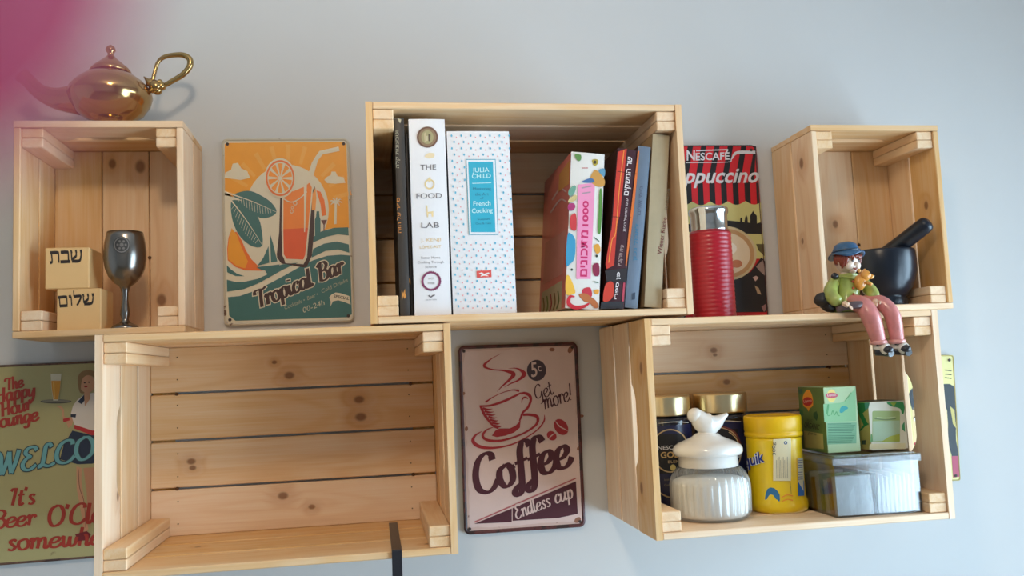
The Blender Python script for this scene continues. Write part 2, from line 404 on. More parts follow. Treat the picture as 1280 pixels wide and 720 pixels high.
class Print:
    """flat print on one real surface: coloured shapes stacked in hair-thin layers"""
    def __init__(s, surf): s.surf = surf; s.bm = bmesh.new(); s.cols = []; s.k = 0
    def mi(s, col):
        if col not in s.cols: s.cols.append(col)
        return s.cols.index(col)
    def face(s, px, col, lay=1):
        s.k += 1
        vs = [s.bm.verts.new(s.surf.at(p[0], p[1], lay * .00016 + (s.k % 300) * 5e-7)) for p in px]
        try: s.bm.faces.new(vs).material_index = s.mi(col)
        except ValueError: pass
    def poly(s, px, col, lay=1, curve=0):
        s.face([(p.x, p.y) for p in catmull([Vector((*p, 0)) for p in px], curve, True)] if curve else px, col, lay)
    def grid(s, x0, y0, x1, y1, col, lay=1, n=8):
        """a band cut fine enough to lie on a curved surface; corners in pixels"""
        for i in range(n):
            a, b = i / n, (i + 1) / n
            s.face([(x0 + (x1 - x0) * a, y0), (x0 + (x1 - x0) * b, y0), (x0 + (x1 - x0) * b, y1), (x0 + (x1 - x0) * a, y1)], col, lay)
    def ellipse(s, cx, cy, rx, ry, col, lay=1, n=20, a0=0, a1=360, ang=0, hole=None):
        ca, sa = math.cos(math.radians(ang)), math.sin(math.radians(ang))
        def P(t, k): x, y = rx * k * math.cos(t), ry * k * math.sin(t); return (cx + x * ca - y * sa, cy + x * sa + y * ca)
        full = a1 - a0 >= 360
        T = [math.radians(a0 + (a1 - a0) * i / n) for i in range(n + (0 if full else 1))]
        if hole:
            for i in range(n):
                a, b = T[i], T[(i + 1) % len(T)]
                s.face([P(a, 1), P(b, 1), P(b, hole), P(a, hole)], col, lay)
        else:
            s.face(([] if full else [(cx, cy)]) + [P(t, 1) for t in T], col, lay)
    def stroke(s, px, wd, col, lay=1, sp=5, closed=False):
        P = [Vector((*p, 0)) for p in px]
        Wd = [wd] * len(P) if isinstance(wd, (int, float)) else wd
        path = catmull(P, sp, closed) if len(P) > 2 else P
        ww = catmull([Vector((x, 0, 0)) for x in Wd], sp, closed) if len(P) > 2 else [Vector((x, 0, 0)) for x in Wd]
        L, R = [], []
        m = len(path)
        for i, p in enumerate(path):
            t = (path[min(i + 1, m - 1)] - path[max(i - 1, 0)]).normalized(); n_ = Vector((-t.y, t.x, 0)) * max(.05, ww[i].x) / 2
            L.append(p + n_); R.append(p - n_)
        for i in range(m - 1 + (1 if closed else 0)):
            j = (i + 1) % m
            s.face([L[i].xy, L[j].xy, R[j].xy, R[i].xy], col, lay)
    def text(s, st, p0, p1, h, col, lay=2, bold=0.0, shear=0.0):
        vs, fs = glyphs(st, bold)
        if not vs: return
        x0 = min(v[0] for v in vs); x1 = max(v[0] for v in vs); top = max(v[1] for v in vs)
        d = Vector((p1[0] - p0[0], p1[1] - p0[1])); L_ = d.length; d /= L_; up = Vector((d.y, -d.x))
        mi = s.mi(col)
        W = []
        for x, y in vs:
            t = (x - x0) / (x1 - x0) * L_; k = y / top * h
            q = Vector(p0) + d * (t + shear * k) + up * k
            W.append(s.bm.verts.new(s.surf.at(q.x, q.y, lay * .00016)))
        for f in fs:
            try: s.bm.faces.new([W[i] for i in f]).material_index = mi
            except ValueError: pass
    def script(s, st, p0, p1, h, col, lay=2, thick=.15, thin=.05, slant=.0, grow=0.0, upright=False, step=5):
        """pen-drawn letters: thick where the pen runs down, thin where it runs across"""
        total = sum(SCRIPT[c][0] for c in st)
        d = Vector((p1[0] - p0[0], p1[1] - p0[1])); L_ = d.length; d /= L_; up = Vector((d.y, -d.x))
        sx = L_ / total; x = 0
        mi = s.mi(col)
        def put(a, b, i=0):
            q = Vector(p0) + d * ((a) * sx + slant * b * h) + up * (b * h)
            return s.surf.at(q.x, q.y, lay * .00016 + lift + i * 1.3e-6)
        lift = 0.0
        ky = h / sx                                    # keep the pen round on the page
        for c in st:
            adv, strokes = SCRIPT[c]
            for S_ in strokes:
                s.k += 1; lift = (s.k % 30) * 3.7e-6
                path = catmull([Vector((p[0], p[1], 0)) for p in S_], step) if len(S_) > 2 else [Vector((*p, 0)) for p in S_]
                m = len(path); pr = []
                for i, p in enumerate(path):
                    t = path[min(i + 1, m - 1)] - path[max(i - 1, 0)]
                    t = Vector((t.x, t.y * ky)).normalized()
                    k = abs(t.x) if upright else abs(t.y)
                    wd = (thin + (thick - thin) * k ** 1.3) / 2 * ky + grow * ky
                    n_ = Vector((-t.y, t.x)) * wd
                    e = Vector((t.x, t.y)) * (grow * ky if i in (0, m - 1) else 0) * (-1 if i == 0 else 1)
                    A = (x + p.x + n_.x + e.x, p.y + (n_.y + e.y) / ky); B = (x + p.x - n_.x + e.x, p.y - (n_.y - e.y) / ky)
                    pr.append((s.bm.verts.new(put(*A, i)), s.bm.verts.new(put(*B, i))))
                for (a, b), (c2, d2) in zip(pr, pr[1:]):
                    f = s.bm.faces.new((a, c2, d2, b)); f.material_index = mi
            x += adv
    def done(s, parent, name, label=None, rough=.55, **kw):
        return obj(name, s.bm, [pm(c, rough=rough, var=.05, **kw) for c in s.cols], parent, label=label)

# ------------------------------------------------------------------ the room
WY = 0.003
RX0, RX1, RY0, RY1, RH = -2.2, 2.20, -4.0, WY, 2.62
obj('wall_back', BOX(RX0, RX1, WY, WY + .12, 0, RH), WALLM)['kind'] = 'structure'
obj('wall_left', BOX(RX0 - .12, RX0, RY0, RY1, 0, RH), WALLM)['kind'] = 'structure'
obj('wall_front', BOX(RX0, RX1, RY0 - .12, RY0, 0, RH), WALLM)['kind'] = 'structure'
WN = (-2.05, -0.25, 0.30, 2.06)             # the window opening in the right-hand wall
bm = bmesh.new()
box(bm, RX1, RX1 + .12, RY0, WN[0], 0, RH); box(bm, RX1, RX1 + .12, WN[1], RY1, 0, RH)
box(bm, RX1, RX1 + .12, WN[0], WN[1], 0, WN[2]); box(bm, RX1, RX1 + .12, WN[0], WN[1], WN[3], RH)
obj('wall_right', bm, WALLM)['kind'] = 'structure'
obj('floor', BOX(RX0, RX1, RY0, RY1, -.1, 0), pm((172, 150, 124), rough=.5, name='floor_tile', var=.08, scale=5))['kind'] = 'structure'
obj('ceiling', BOX(RX0, RX1, RY0, RY1, RH, RH + .1), WALLM)['kind'] = 'structure'
wf = obj('window_1', bmesh.new(), pm((235, 235, 232), rough=.4), None); wf['kind'] = 'structure'
bm = bmesh.new()
for a, b, c, d in ((WN[0], WN[0] + .06, WN[2], WN[3]), (WN[1] - .06, WN[1], WN[2], WN[3]), (WN[0] + .06, WN[1] - .06, WN[2], WN[2] + .06), (WN[0] + .06, WN[1] - .06, WN[3] - .06, WN[3]), ((WN[0] + WN[1]) / 2 - .03, (WN[0] + WN[1]) / 2 + .03, WN[2] + .06, WN[3] - .06)):
    box(bm, RX1 + .02, RX1 + .08, a, b, c, d)
obj('window_frame', bm, pm((235, 235, 232), rough=.4), wf)
for a, b in ((WN[0] + .06, -1.18), (-1.12, WN[1] - .06)):
    obj('pane', BOX(RX1 + .048, RX1 + .052, a, b, WN[2] + .06, WN[3] - .06), PANE, wf)
for n, bx in (('back', (RX0, RX1, WY - .014, WY, 0, .08)), ('left', (RX0, RX0 + .014, RY0, RY1, 0, .08)), ('right', (RX1 - .014, RX1, RY0, RY1, 0, .08))):
    obj('baseboard_' + n, BOX(*bx), pm((228, 226, 220), rough=.5))['kind'] = 'structure'
# the ceiling lamp whose warm light falls on the shelves
LP = Vector((0.36, -1.28, RH))
lt = thing('ceiling_lamp', 'round white glass ceiling lamp above the wooden crate shelves', 'lamp', LP)
obj('lamp_base', lathe(bmesh.new(), [(.07, -.03), (.075, -.015), (.075, 0)], LP, 32), pm((230, 228, 222), rough=.4), lt)
mg, nt, p = base('lamp_glass'); p.inputs['Base Color'].default_value = (.9, .86, .78, 1); p.inputs['Emission Color'].default_value = (1, .80, .58, 1); p.inputs['Emission Strength'].default_value = 4
obj('lamp_shade', lathe(bmesh.new(), [(.02, -.115), (.06, -.105), (.09, -.08), (.095, -.05), (.08, -.03)], LP, 32), mg, lt)
pl = bpy.data.lights.new('bulb', 'POINT'); pl.energy = LAMP_POWER; pl.color = (1.0, .80, .58); pl.shadow_soft_size = .07
po = bpy.data.objects.new('bulb', pl); COL.objects.link(po); po.location = LP + Vector((0, 0, -.20))

# ------------------------------------------------------------------ the pine crates
TB = .0095                                   # board thickness
_bd = {}
def board_mesh(L, Wd, T=TB, notch=None):
    key = (round(L, 4), round(Wd, 4), T, notch)
    if key in _bd: return _bd[key]
    bm = bmesh.new()
    if notch is None:
        box(bm, -L / 2, L / 2, -Wd / 2, Wd / 2, -T / 2, T / 2, .0012)
    else:                                    # a hand hold: a shallow scoop out of one long edge
        s = notch
        edge = [(x, s * (Wd / 2 - .016 * max(0, min(1, (.062 - abs(x)) / .02)) ** .7)) for x in [k * .062 / 8 for k in range(-8, 9)]]
        poly = [(-L / 2, -s * Wd / 2), (-L / 2, s * Wd / 2)] + edge + [(L / 2, s * Wd / 2), (L / 2, -s * Wd / 2)]
        prism(bm, poly, -T / 2, T / 2, 'z')
    me = bpy.data.meshes.new('board'); bm.normal_update(); bm.to_mesh(me); bm.free(); me.materials.append(PINE)
    _bd[key] = me
    return me
_seed = [0]
def board(parent, name, c, ax, ay, L, Wd, T=TB, notch=None, knots=(), tone=None):
    """a board centred at c (crate-local), long axis ax, width axis ay"""
    o = bpy.data.objects.new(name, board_mesh(L, Wd, T, notch))
    COL.objects.link(o); o.parent = parent
    ax, ay = Vector(ax), Vector(ay); az = ax.cross(ay)
    m = Matrix((ax, ay, az)).transposed()
    o.location = c; o.rotation_euler = m.to_euler()
    _seed[0] += 1
    o['seed'] = float((_seed[0] * 0.731) % 11)
    o['tone'] = random.uniform(-.8, .8) if tone is None else tone
    ks = list(knots)
    if not ks and random.random() < .15 and L > .2:
        ks = [(random.uniform(-L / 2, L / 2) * .9, random.uniform(-Wd / 2, Wd / 2) * .8, random.uniform(.003, .006))]
    for k, n in zip(ks, ('knot_a', 'knot_b')): o[n] = k
    return o
NAILM = pm((120, 96, 70), rough=.5, metal=.6)
SCREWM = pm((96, 66, 40), rough=.45, metal=.5)
def crate(label, X, Z, roll, Wd, H, D, big, back_knots={}, screws=(), group='pine crates hung on the wall as shelves', left_knots={}):
    t = thing('wooden_crate', label, 'crate', (X, 0, Z + ZO), group, (0, -roll, 0))
    g = .008 if big else .004
    nb = 3 if big else 2
    bw = (D - g * (nb - 1)) / nb
    ys = [-D + bw / 2 + i * (bw + g) for i in range(nb)]
    if big:
        for s, x in ((0, TB / 2), (1, Wd - TB / 2)):
            for i, y in enumerate(ys):
                board(t, 'end_board', (x, y, H / 2), (0, 0, 1), (0, 1, 0), H, bw, notch=1 if i == 0 else None, knots=left_knots.get((s, i), ()))
        for z in (TB / 2, H - TB / 2):
            for y in ys: board(t, 'side_board', (Wd / 2, y, z), (1, 0, 0), (0, 1, 0), Wd - 2 * TB - .0006, bw)
        n = 4; gb = .0032; h = (H - 2 * TB - gb * (n - 1)) / n
        for i in range(n):
            z = TB + h / 2 + i * (h + gb)
            board(t, 'back_board', (Wd / 2, -TB / 2 - .0005, z), (1, 0, 0), (0, 0, 1), Wd - 2 * TB - .0006, h - .0004, knots=back_knots.get(i, ()))
        for x in (TB + .018, Wd - TB - .018):            # cleats behind the ends of the back boards
            board(t, 'cleat', (x, .0010, H / 2), (0, 0, 1), (1, 0, 0), H - 2 * TB - .001, .034, .0026, tone=-1.6)
    else:
        for z in (TB / 2, H - TB / 2):
            for i, y in enumerate(ys): board(t, 'end_board', (Wd / 2, y, z), (1, 0, 0), (0, 1, 0), Wd, bw, notch=1 if i == 0 and z > .1 else None)
        for s, x in ((0, TB / 2), (1, Wd - TB / 2)):
            for i, y in enumerate(ys): board(t, 'side_board', (x, y, H / 2), (0, 0, 1), (0, 1, 0), H - 2 * TB - .0006, bw, knots=left_knots.get((s, i), ()))
        n = 3; gb = .0007; h = (Wd - 2 * TB - gb * (n - 1)) / n
        for i in range(n):
            x = TB + h / 2 + i * (h + gb)
            board(t, 'back_board', (x, -TB / 2 - .0005, H / 2), (0, 0, 1), (1, 0, 0), H - 2 * TB - .0006, h - .0004, knots=back_knots.get(i, ()))
    b = .0285; hh = b / 2 - .0004                       # corner posts: two battens laid on each other
    for sx in (0, 1):
        for sz in (0, 1):
            for k in (0, 1):
                x = TB + .0004 + b / 2 if sx == 0 else Wd - TB - .0004 - b / 2
                z = TB + .0004 + hh / 2 + k * (hh + .0006) if sz == 0 else H - TB - .0004 - hh / 2 - k * (hh + .0006)
                L = D - TB - .005
                board(t, 'batten', (x, -D + .003 + L / 2, z), (0, 1, 0), (-1, 0, 0), L, b, hh, knots=((9, 9, .001),), tone=random.uniform(-.2, .7))
    bm = bmesh.new()                                    # nail heads along the back board ends
    if big:
        for x in (.05, Wd - .05):
            for z in (.028, .062, .10, .135, .175, .21, .25, .285):
                lathe(bm, [(.0011, 0), (.0011, .0006)], (0, 0, 0), 8)
                vs = [v for v in bm.verts if v.tag is False]
                for v in vs:
                    c = v.co.copy(); v.co = (x + c.x, -TB - .0006 - c.z, z + c.y); v.tag = True
        obj('nail_heads', bm, NAILM, t, world=False, kind='stuff')
    else: bm.free()
    for x, z in screws:                                 # the screws that hold the crate on the wall
        bm = bmesh.new()
        tube(bm, [(x, -.0005, z), (x, -TB - .0016, z)], .0014, 10)
        tube(bm, [(x, -TB - .0005, z), (x, -TB - .0020, z)], .0027, 12)
        obj('wall_screw', bm, SCREWM, t, world=False)
    return t
A = crate('small pine crate with a pewter goblet and two lettered wooden cubes inside', -.0484, .2945, .0044, .23, .31, .1452, False,
          {0: (), 1: ((.12, .022, .008), (.125, -.020, .006)), 2: ((-.095, -.018, .0075),)}, ((.0765, .128), (.1505, .128)))
B = crate('large pine crate filled with cookbooks, topmost in the middle', .4440, .2918, -.0023, .46, .31, .2535, True, {}, ())
C_ = crate('large empty pine crate with a black bracket on its bottom front edge', .0920, -.0208, -.0002, .46, .31, .2535, True,
          {0: ((.022, -.004, .004), (-.022, .016, .006)), 1: ((-.16, .004, .005), (-.158, -.006, .004)), 2: ((.100, .014, .0062), (.102, -.014, .0068)), 3: ((-.032, .006, .0032), (-.009, -.016, .0060))},
          ((.049, .2275), (.049, .0818), (.413, .2275), (.413, .0818)))
D_ = crate('large pine crate holding coffee jars, sugar, cocoa and tea boxes', .8289, -.0238, -.0016, .46, .31, .2535, True,
          {3: ((-.03, .0, .005), (-.028, -.008, .003)), 2: ((-.01, .018, .005),)}, ((.413, .2275),), left_knots={(0, 0): ((.085, -.012, .007), (-.09, .018, .007))})
E_ = crate('small pine crate holding a dark stone mortar, at the right end', 1.1669, .2925, -.0004, .23, .31, .1452, False, {}, ((.0765, .128), (.1505, .128)),
          left_knots={(0, 0): ((.10, .004, .007), (-.03, .02, .004))})
ZA, ZB, ZC, ZD, ZE = (z + ZO for z in (.2945 + TB, .2918 + TB, -.0208 + TB, -.0238 + TB, .2925 + TB))   # inner floors
TOPD = -.0238 + .31 + ZO

# ------------------------------------------------------------------ tin signs on the wall
SIGNS = 'tin signs on the wall'
def sign(label, cx, z0, wd, ht, ang, rim, face, y=-.0035, r=.009, name='tin_sign', rimw=.0035):
    t = thing(name, label, 'sign', (cx, y, z0 + ZO), SIGNS, (0, math.radians(ang), 0))
    bm = bmesh.new()
    prism(bm, rounded(-wd / 2, wd / 2, 0, ht, r), 0, .0015)
    obj('plate', bm, face, t, world=False)
    bm = bmesh.new()
    o_, i_ = rounded(-wd / 2 - .0006, wd / 2 + .0006, -.0006, ht + .0006, r), rounded(-wd / 2 + rimw, wd / 2 - rimw, rimw, ht - rimw, max(r - rimw, .003))
    n = len(o_)
    ring = []
    for a, b in zip(o_, i_):
        m_ = ((a[0] + b[0]) / 2, (a[1] + b[1]) / 2)
        ring.append([bm.verts.new((a[0], .002, a[1])), bm.verts.new((a[0], -.0004, a[1])), bm.verts.new((m_[0], -.0011, m_[1])), bm.verts.new((b[0], -.0001, b[1]))])
    for i in range(n):
        for k in range(3): bm.faces.new((ring[i][k], ring[i][k + 1], ring[(i + 1) % n][k + 1], ring[(i + 1) % n][k]))
    bmesh.ops.recalc_face_normals(bm, faces=bm.faces)
    obj('rim', bm, rim, t, world=False)
    for sx in (-1, 1):
        for z in (.0085, ht - .0085):
            bm = bmesh.new(); tube(bm, [(sx * (wd / 2 - .0085), -.0002, z), (sx * (wd / 2 - .0085), -.0012, z)], .0026, 12)
            obj('nail_hole', bm, pm((62, 48, 44), rough=.6), t, world=False)
    return t, YP(y)
def rusty(c, rust, amount, name, scale=26):
    m, nt, p = base(name); L = nt.links.new
    tc = node(nt, 'ShaderNodeTexCoord'); n = node(nt, 'ShaderNodeTexNoise'); n.inputs['Scale'].default_value = scale; n.inputs['Detail'].default_value = 7; n.inputs['Roughness'].default_value = .7
    L(tc.outputs['Object'], n.inputs['Vector'])
    r = node(nt, 'ShaderNodeMapRange', interpolation_type='SMOOTHSTEP'); L(n.outputs['Fac'], r.inputs[0]); r.inputs[1].default_value = 1 - amount; r.inputs[2].default_value = 1.06 - amount
    mx = node(nt, 'ShaderNodeMix', data_type='RGBA'); L(r.outputs[0], mx.inputs[0]); mx.inputs[6].default_value = (*lin(c), 1); mx.inputs[7].default_value = (*lin(rust), 1)
    L(mx.outputs[2], p.inputs['Base Color']); p.inputs['Roughness'].default_value = .42
    return m
TF = lambda ox, oy, k: (lambda *q: [(ox + x / k, oy + y / k) for x, y in q])
CREAM = (222, 214, 192)
# --- the orange bar sign
TEAL, OR1, OR2, BRN = (62, 112, 112), (238, 160, 40), (232, 112, 40), (66, 42, 40)
T, S = sign('orange and teal tin sign with a tall iced drink and orange slice', .3148, .3128, .2035, .3045, -.15, rusty((196, 188, 170), (96, 70, 58), .40, 'tin_rim_cream'), rusty(CREAM, (150, 120, 90), .24, 'tin_cream'))
a, b = TF(270, 165, 5.76), TF(270, 285, 5.76)
P = Print(S)
P.poly(a((62,88),(80,78),(920,70),(938,90),(958,690),(850,690),(780,705),(700,720),(500,720),(330,640),(180,560),(100,470),(64,430)), OR1, 1)
P.poly(b((112,0),(90,70),(80,150),(84,232),(140,280),(210,305),(335,308),(300,270),(255,225),(215,160),(185,90),(150,30)), OR2, 2)
P.poly(b((112,0),(95,70),(86,150),(88,225),(150,275),(210,290),(230,240),(180,130),(150,50)), OR1, 3)
for i in range(-5, 6):                                   # pale sun rays
    t_ = math.radians(-90 + i * 15); x0, y0 = 520, 560
    c1, c2, s1, s2 = math.cos(t_ - .035), math.cos(t_ + .035), math.sin(t_ - .035), math.sin(t_ + .035)
    R1, R2 = 340, 470
    P.poly(a((x0 + R1 * c1, y0 + R1 * s1), (x0 + R1 * c2, y0 + R1 * s2), (x0 + R2 * c2, max(80, y0 + R2 * s2)), (x0 + R2 * c1, max(80, y0 + R2 * s1))), (240, 172, 70), 2)
P.done(T, 'orange_print', rough=.45)
P = Print(S)
P.ellipse(*a((512, 560))[0], 300 / 5.76, 325 / 5.76, CREAM, 2, 40)
P.poly(a((60,330),(68,292),(108,272),(120,228),(158,222),(182,262),(225,282),(246,330),(180,345)), CREAM, 3)
P.poly(a((780,345),(800,322),(826,310),(832,285),(860,285),(876,318),(918,326),(932,366),(860,372),(800,368)), CREAM, 3)
P.poly(a((60,420),(110,460),(180,490),(300,600),(335,720),(60,720)), CREAM, 2)
P.done(T, 'cloud_print', rough=.45)
P = Print(S)                                              # sea
P.poly(b((86,498),(170,490),(280,452),(400,392),(500,338),(600,282),(700,232),(800,200),(900,192),(966,198),(978,620),(945,642),(140,668),(95,630)), TEAL, 3)
P.poly(b((78,372),(140,388),(200,388),(300,366),(370,334),(345,292),(400,282),(480,262),(570,252),(590,250),(480,300),(390,352),(300,400),(200,440),(80,458)), TEAL, 3)
P.poly(b((78,268),(110,300),(150,328),(205,347),(140,346),(80,318)), TEAL, 3)
P.poly(a((700,755),(760,715),(850,690),(952,686),(956,745),(880,735),(790,755),(700,795)), TEAL, 3)
P.poly(b((690,195),(700,150),(780,112),(870,97),(956,118),(960,178),(880,155),(790,164),(690,212)), TEAL, 3)
P.done(T, 'sea_print', rough=.45)
P = Print(S)                                              # leaves with ribs
lf1 = a((120,458),(180,430),(250,425),(330,460),(400,510),(436,570),(400,608),(320,620),(270,575),(230,525),(180,490))
lf2 = a((108,505),(150,490),(210,505),(260,550),(300,610),(325,680),(335,815),(270,825),(200,780),(150,715),(115,620))
for lf, tip, bs in ((lf1, (432, 575), (60, 430)), (lf2, (332, 812), (100, 480))):
    P.poly(lf, TEAL, 4, 3)
    P.stroke(a(bs, ((bs[0] + tip[0]) / 2 + 6, (bs[1] + tip[1]) / 2 - 6), tip), [1.8, 1.0, .4], CREAM, 5)
for i in range(13):
    k = i / 13
    x, y = 160 + k * 250, 470 + k * 95
    P.stroke(a((x, y), (x + 6, y + 62 * math.sin(.5 + 2.4 * k))), .45, CREAM, 5)
    x, y = 130 + k * 185, 530 + k * 265
    P.stroke(a((x, y), (x - 18, y + 55 * math.sin(.4 + 2.5 * k) + 4)), .45, CREAM, 5)
P.done(T, 'leaf_print', rough=.45)
P = Print(S)                                              # the glass
P.poly(a((462,470),(482,470),(474,760),(486,900),(500,945),(630,952),(655,905),(672,700),(690,430),(712,390),(708,700),(690,890),(655,970),(630,975),(470,945),(440,905),(438,880),(455,720)), BRN, 4)
P.poly(a((476,430),(700,395),(672,700),(652,895),(632,938),(500,930),(478,890),(472,700)), CREAM, 5)
P.poly(a((486,440),(560,425),(640,392),(672,365),(690,400),(662,700),(642,885),(628,918),(508,912),(488,880),(484,700)), (240, 136, 56), 6)
P.poly(a((484,700),(663,690),(642,885),(628,918),(508,912),(488,880)), (228, 96, 52), 7)
P.poly(a((632,330),(656,330),(650,500),(641,720),(634,720),(634,500)), CREAM, 8)
P.poly(a((665,300),(690,220),(720,172),(745,136),(882,104),(890,136),(768,162),(735,200),(700,318)), CREAM, 5)
for x, y, r in ((570, 512, 2.6), (545, 572, 2.2), (550, 545, 1.6)): P.ellipse(*a((x, y))[0], r, r * 1.1, CREAM, 8, 14, hole=.66)
P.done(T, 'drink_print', rough=.45)
P = Print(S)                                              # orange slice on the rim
cx, cy = a((462, 332))[0]
P.ellipse(cx, cy, 19.6, 25, CREAM, 8, 36); P.ellipse(cx, cy, 18, 22.6, (232, 120, 56), 9, 36); P.ellipse(cx, cy, 15.8, 20, CREAM, 10, 36)
for k in range(10):
    t_ = k * 36 + 6
    P.ellipse(cx + 1.6 * math.cos(math.radians(t_ + 13)), cy + 2 * math.sin(math.radians(t_ + 13)), 13.2, 16.6, (240, 150, 52), 11, 4, t_, t_ + 26)
P.stroke(a((485, 480), (540, 505), (600, 480), (655, 430)), 1.3, CREAM, 9)
P.done(T, 'orange_slice_print', rough=.45)
P = Print(S)                                              # boat, bottle, little glass, palm
P.poly(b((388,40),(410,110),(442,240),(396,248)), TEAL, 5); P.poly(b((378,130),(384,250),(298,272),(340,215)), TEAL, 5)
P.poly(b((290,282),(460,262),(430,296),(330,304)), TEAL, 5)
P.done(T, 'boat_print', rough=.45); P = Print(S)
P.poly(a((724,570),(742,570),(746,612),(752,630),(752,740),(712,745),(712,630),(720,612)), TEAL, 5)
P.poly(a((755,635),(800,632),(782,668),(780,715),(774,715),(774,668)), (110, 70, 66), 5)
P.done(T, 'bottle_print', rough=.45); P = Print(S)
P.poly(a((855,515),(870,515),(868,662),(850,664)), CREAM, 5)
for k in range(8):
    t_ = math.radians(k * 45 + 10)
    P.stroke(a((864, 508), (864 + 30 * math.cos(t_), 498 + 22 * math.sin(t_)), (864 + 46 * math.cos(t_), 506 + 34 * math.sin(t_))), [2, 1.6, .4], CREAM, 5, 3)
P.done(T, 'palm_print', rough=.45); P = Print(S)
P.poly(a((722,420),(752,430),(780,490),(794,598),(764,606),(752,520)), (240, 120, 44), 4)
P.poly(a((690,455),(716,400),(722,480),(716,560),(690,565)), (240, 160, 80), 4)
P.done(T, 'sail_print', rough=.45); P = Print(S)
P.poly(b((815,500),(830,480),(862,464),(900,470),(960,490),(970,552),(930,535),(880,520),(842,528),(824,566),(826,530)), CREAM, 5)
P.done(T, 'banner_print', rough=.45)
P = Print(S)
for st, p0, p1, h in (('Tropical', (300, 582), (700, 412), 128), ('Bar', (745, 388), (925, 318), 126)):
    q0, q1 = b(p0, p1)
    P.script(st, q0, q1, h / 5.76, CREAM, 6, .21, .10, .16, grow=.055)
    P.script(st, q0, q1, h / 5.76, BRN, 8, .21, .09, .16)
q = b((495,588),(640,530),(660,520),(735,488),(762,470),(950,385),(628,612),(782,552),(846,500),(958,518))
P.text('Cocktails •', q[0], q[1], 4.6, (170, 172, 150), 7, shear=.25); P.text('Beer •', q[2], q[3], 4.6, (170, 172, 150), 7, shear=.25); P.text('Cold Drinks', q[4], q[5], 4.8, (170, 172, 150), 7, shear=.25)
P.text('00-24h', q[6], q[7], 6.6, (196, 194, 172), 7, shear=.25)
P.text('SPECIAL', q[8], q[9], 3.6, (84, 84, 76), 7, bold=.02)
P.done(T, 'lettering', rough=.45)

# --- the coffee sign
RED, MAR, PNK = (172, 42, 50), (78, 30, 42), (218, 192, 186)
T, S = sign('dusty pink tin sign with a steaming red cup and the word Coffee', .6864, -.0418, .2018, .3065, .25, rusty((88, 44, 44), (52, 32, 32), .5, 'tin_rim_maroon'), rusty((206, 176, 166), (104, 54, 46), .36, 'tin_worn_edge', 60), name='tin_sign', rimw=.0052, r=.010)
a, b = TF(565, 420, 5.537), TF(565, 540, 5.33)
P = Print(S)
rnd = random.Random(3)
edge = []
for (x0, y0), (x1, y1), n in (((582, 439), (716, 433), 16), ((716, 433), (729, 651), 24), ((729, 651), (588, 660), 16), ((588, 660), (578, 446), 24)):
    for i in range(n):
        k = i / n; j = rnd.uniform(-1.5, 1.0)
        nx, ny = (y1 - y0), -(x1 - x0); l = math.hypot(nx, ny)
        edge.append((x0 + (x1 - x0) * k + nx / l * j, y0 + (y1 - y0) * k + ny / l * j))
P.poly(edge, PNK, 1)
for x, y, r in ((578, 492, 3), (727, 520, 2.4), (724, 560, 3), (690, 437, 3), (713, 437, 4), (583, 536, 2.6), (722, 650, 4)): P.ellipse(x, y, r * .8, r * 1.2, (150, 100, 78), 2, 9, ang=rnd.uniform(0, 90))
P.done(T, 'worn_field', rough=.45)
P = Print(S)                                             # steam, cup and saucer
St = lambda q, w_, lay=3: P.stroke(a(*q), w_, RED, lay)
St(((338,122),(270,160),(222,205),(270,230),(360,240),(425,262),(400,300),(350,345),(312,385)), [.3, 1.2, 3.4, 1.6, 2.2, 5.4, 3.4, 1.6, .3])
St(((390,225),(450,225),(500,262),(460,305),(405,330),(362,356)), [.3, 1.6, 5.2, 2.4, 1.4, .3])
St(((190,485),(260,482),(350,455),(430,418),(480,392)), [2.2, 2.6, 3.2, 2.8, 1.6])
St(((232,458),(280,425),(350,392),(420,374),(465,380)), [2.6, 1.2, .8, 1.4, 3])
St(((195,482),(222,540),(258,590),(290,625),(322,640)), [2.6, 3.4, 3, 2.4, 2])
St(((478,400),(500,395),(535,410),(545,445),(525,495),(490,530),(478,560),(466,590)), [2.4, 3.4, 4, 3.2, 3, 2.6, 2.6, 1.6])
St(((480,462),(490,432),(510,425),(526,436)), [.4, 2, 2.2, .6])
for i in range(7):
    y = 500 + i * 20; x = 212 + i * 13
    St(((x, y), (x + 36, y + 8), (x + 70 - i * 3, y + 4)), [3, 2, .3])
P.poly(a((275,690),(300,655),(330,640),(400,640),(440,620),(475,585),(470,635),(430,668),(370,690),(310,700)), RED, 3)
St(((490,545),(540,545),(590,560),(585,610),(520,660),(430,700),(330,725),(245,720),(212,690),(240,650),(290,630)), [3.2, 3.4, 4, 3, 2.4, 2.4, 2.8, 3.4, 3.2, 1.8, .6])
St(((640,545),(636,590),(590,650),(500,710),(400,755),(280,775),(190,765),(146,730),(160,690),(205,660)), [.5, 2, 1.6, 1.6, 2, 3, 4.4, 4.4, 2.6, .6])
P.done(T, 'cup_print', rough=.45)
P = Print(S)                                             # beans
for (x, y), rx, ry, an in (((755, 630), 60, 44, 55), ((690, 690), 36, 30, 40)):
    q = a((x, y))[0]; P.ellipse(*q, rx / 5.5, ry / 5.5, RED, 3, 24, ang=an)
P.stroke(a((716, 590), (745, 625), (800, 655)), [.8, 1.5, .8], PNK, 4); P.stroke(a((668, 712), (688, 690), (712, 672)), [.6, 1.3, .6], PNK, 4)
P.done(T, 'coffee_bean_print', rough=.45)
P = Print(S)
q = a((585, 238))[0]; P.ellipse(*q, 12.0, 13.2, (72, 56, 66), 3, 30)
P.text('5', *a((550, 285), (592, 278)), 18, PNK, 5, bold=.01, shear=.1); P.text('c', *a((598, 245), (622, 240)), 6.4, PNK, 5, bold=.01)
P.done(T, 'price_print', rough=.45)
P = Print(S)
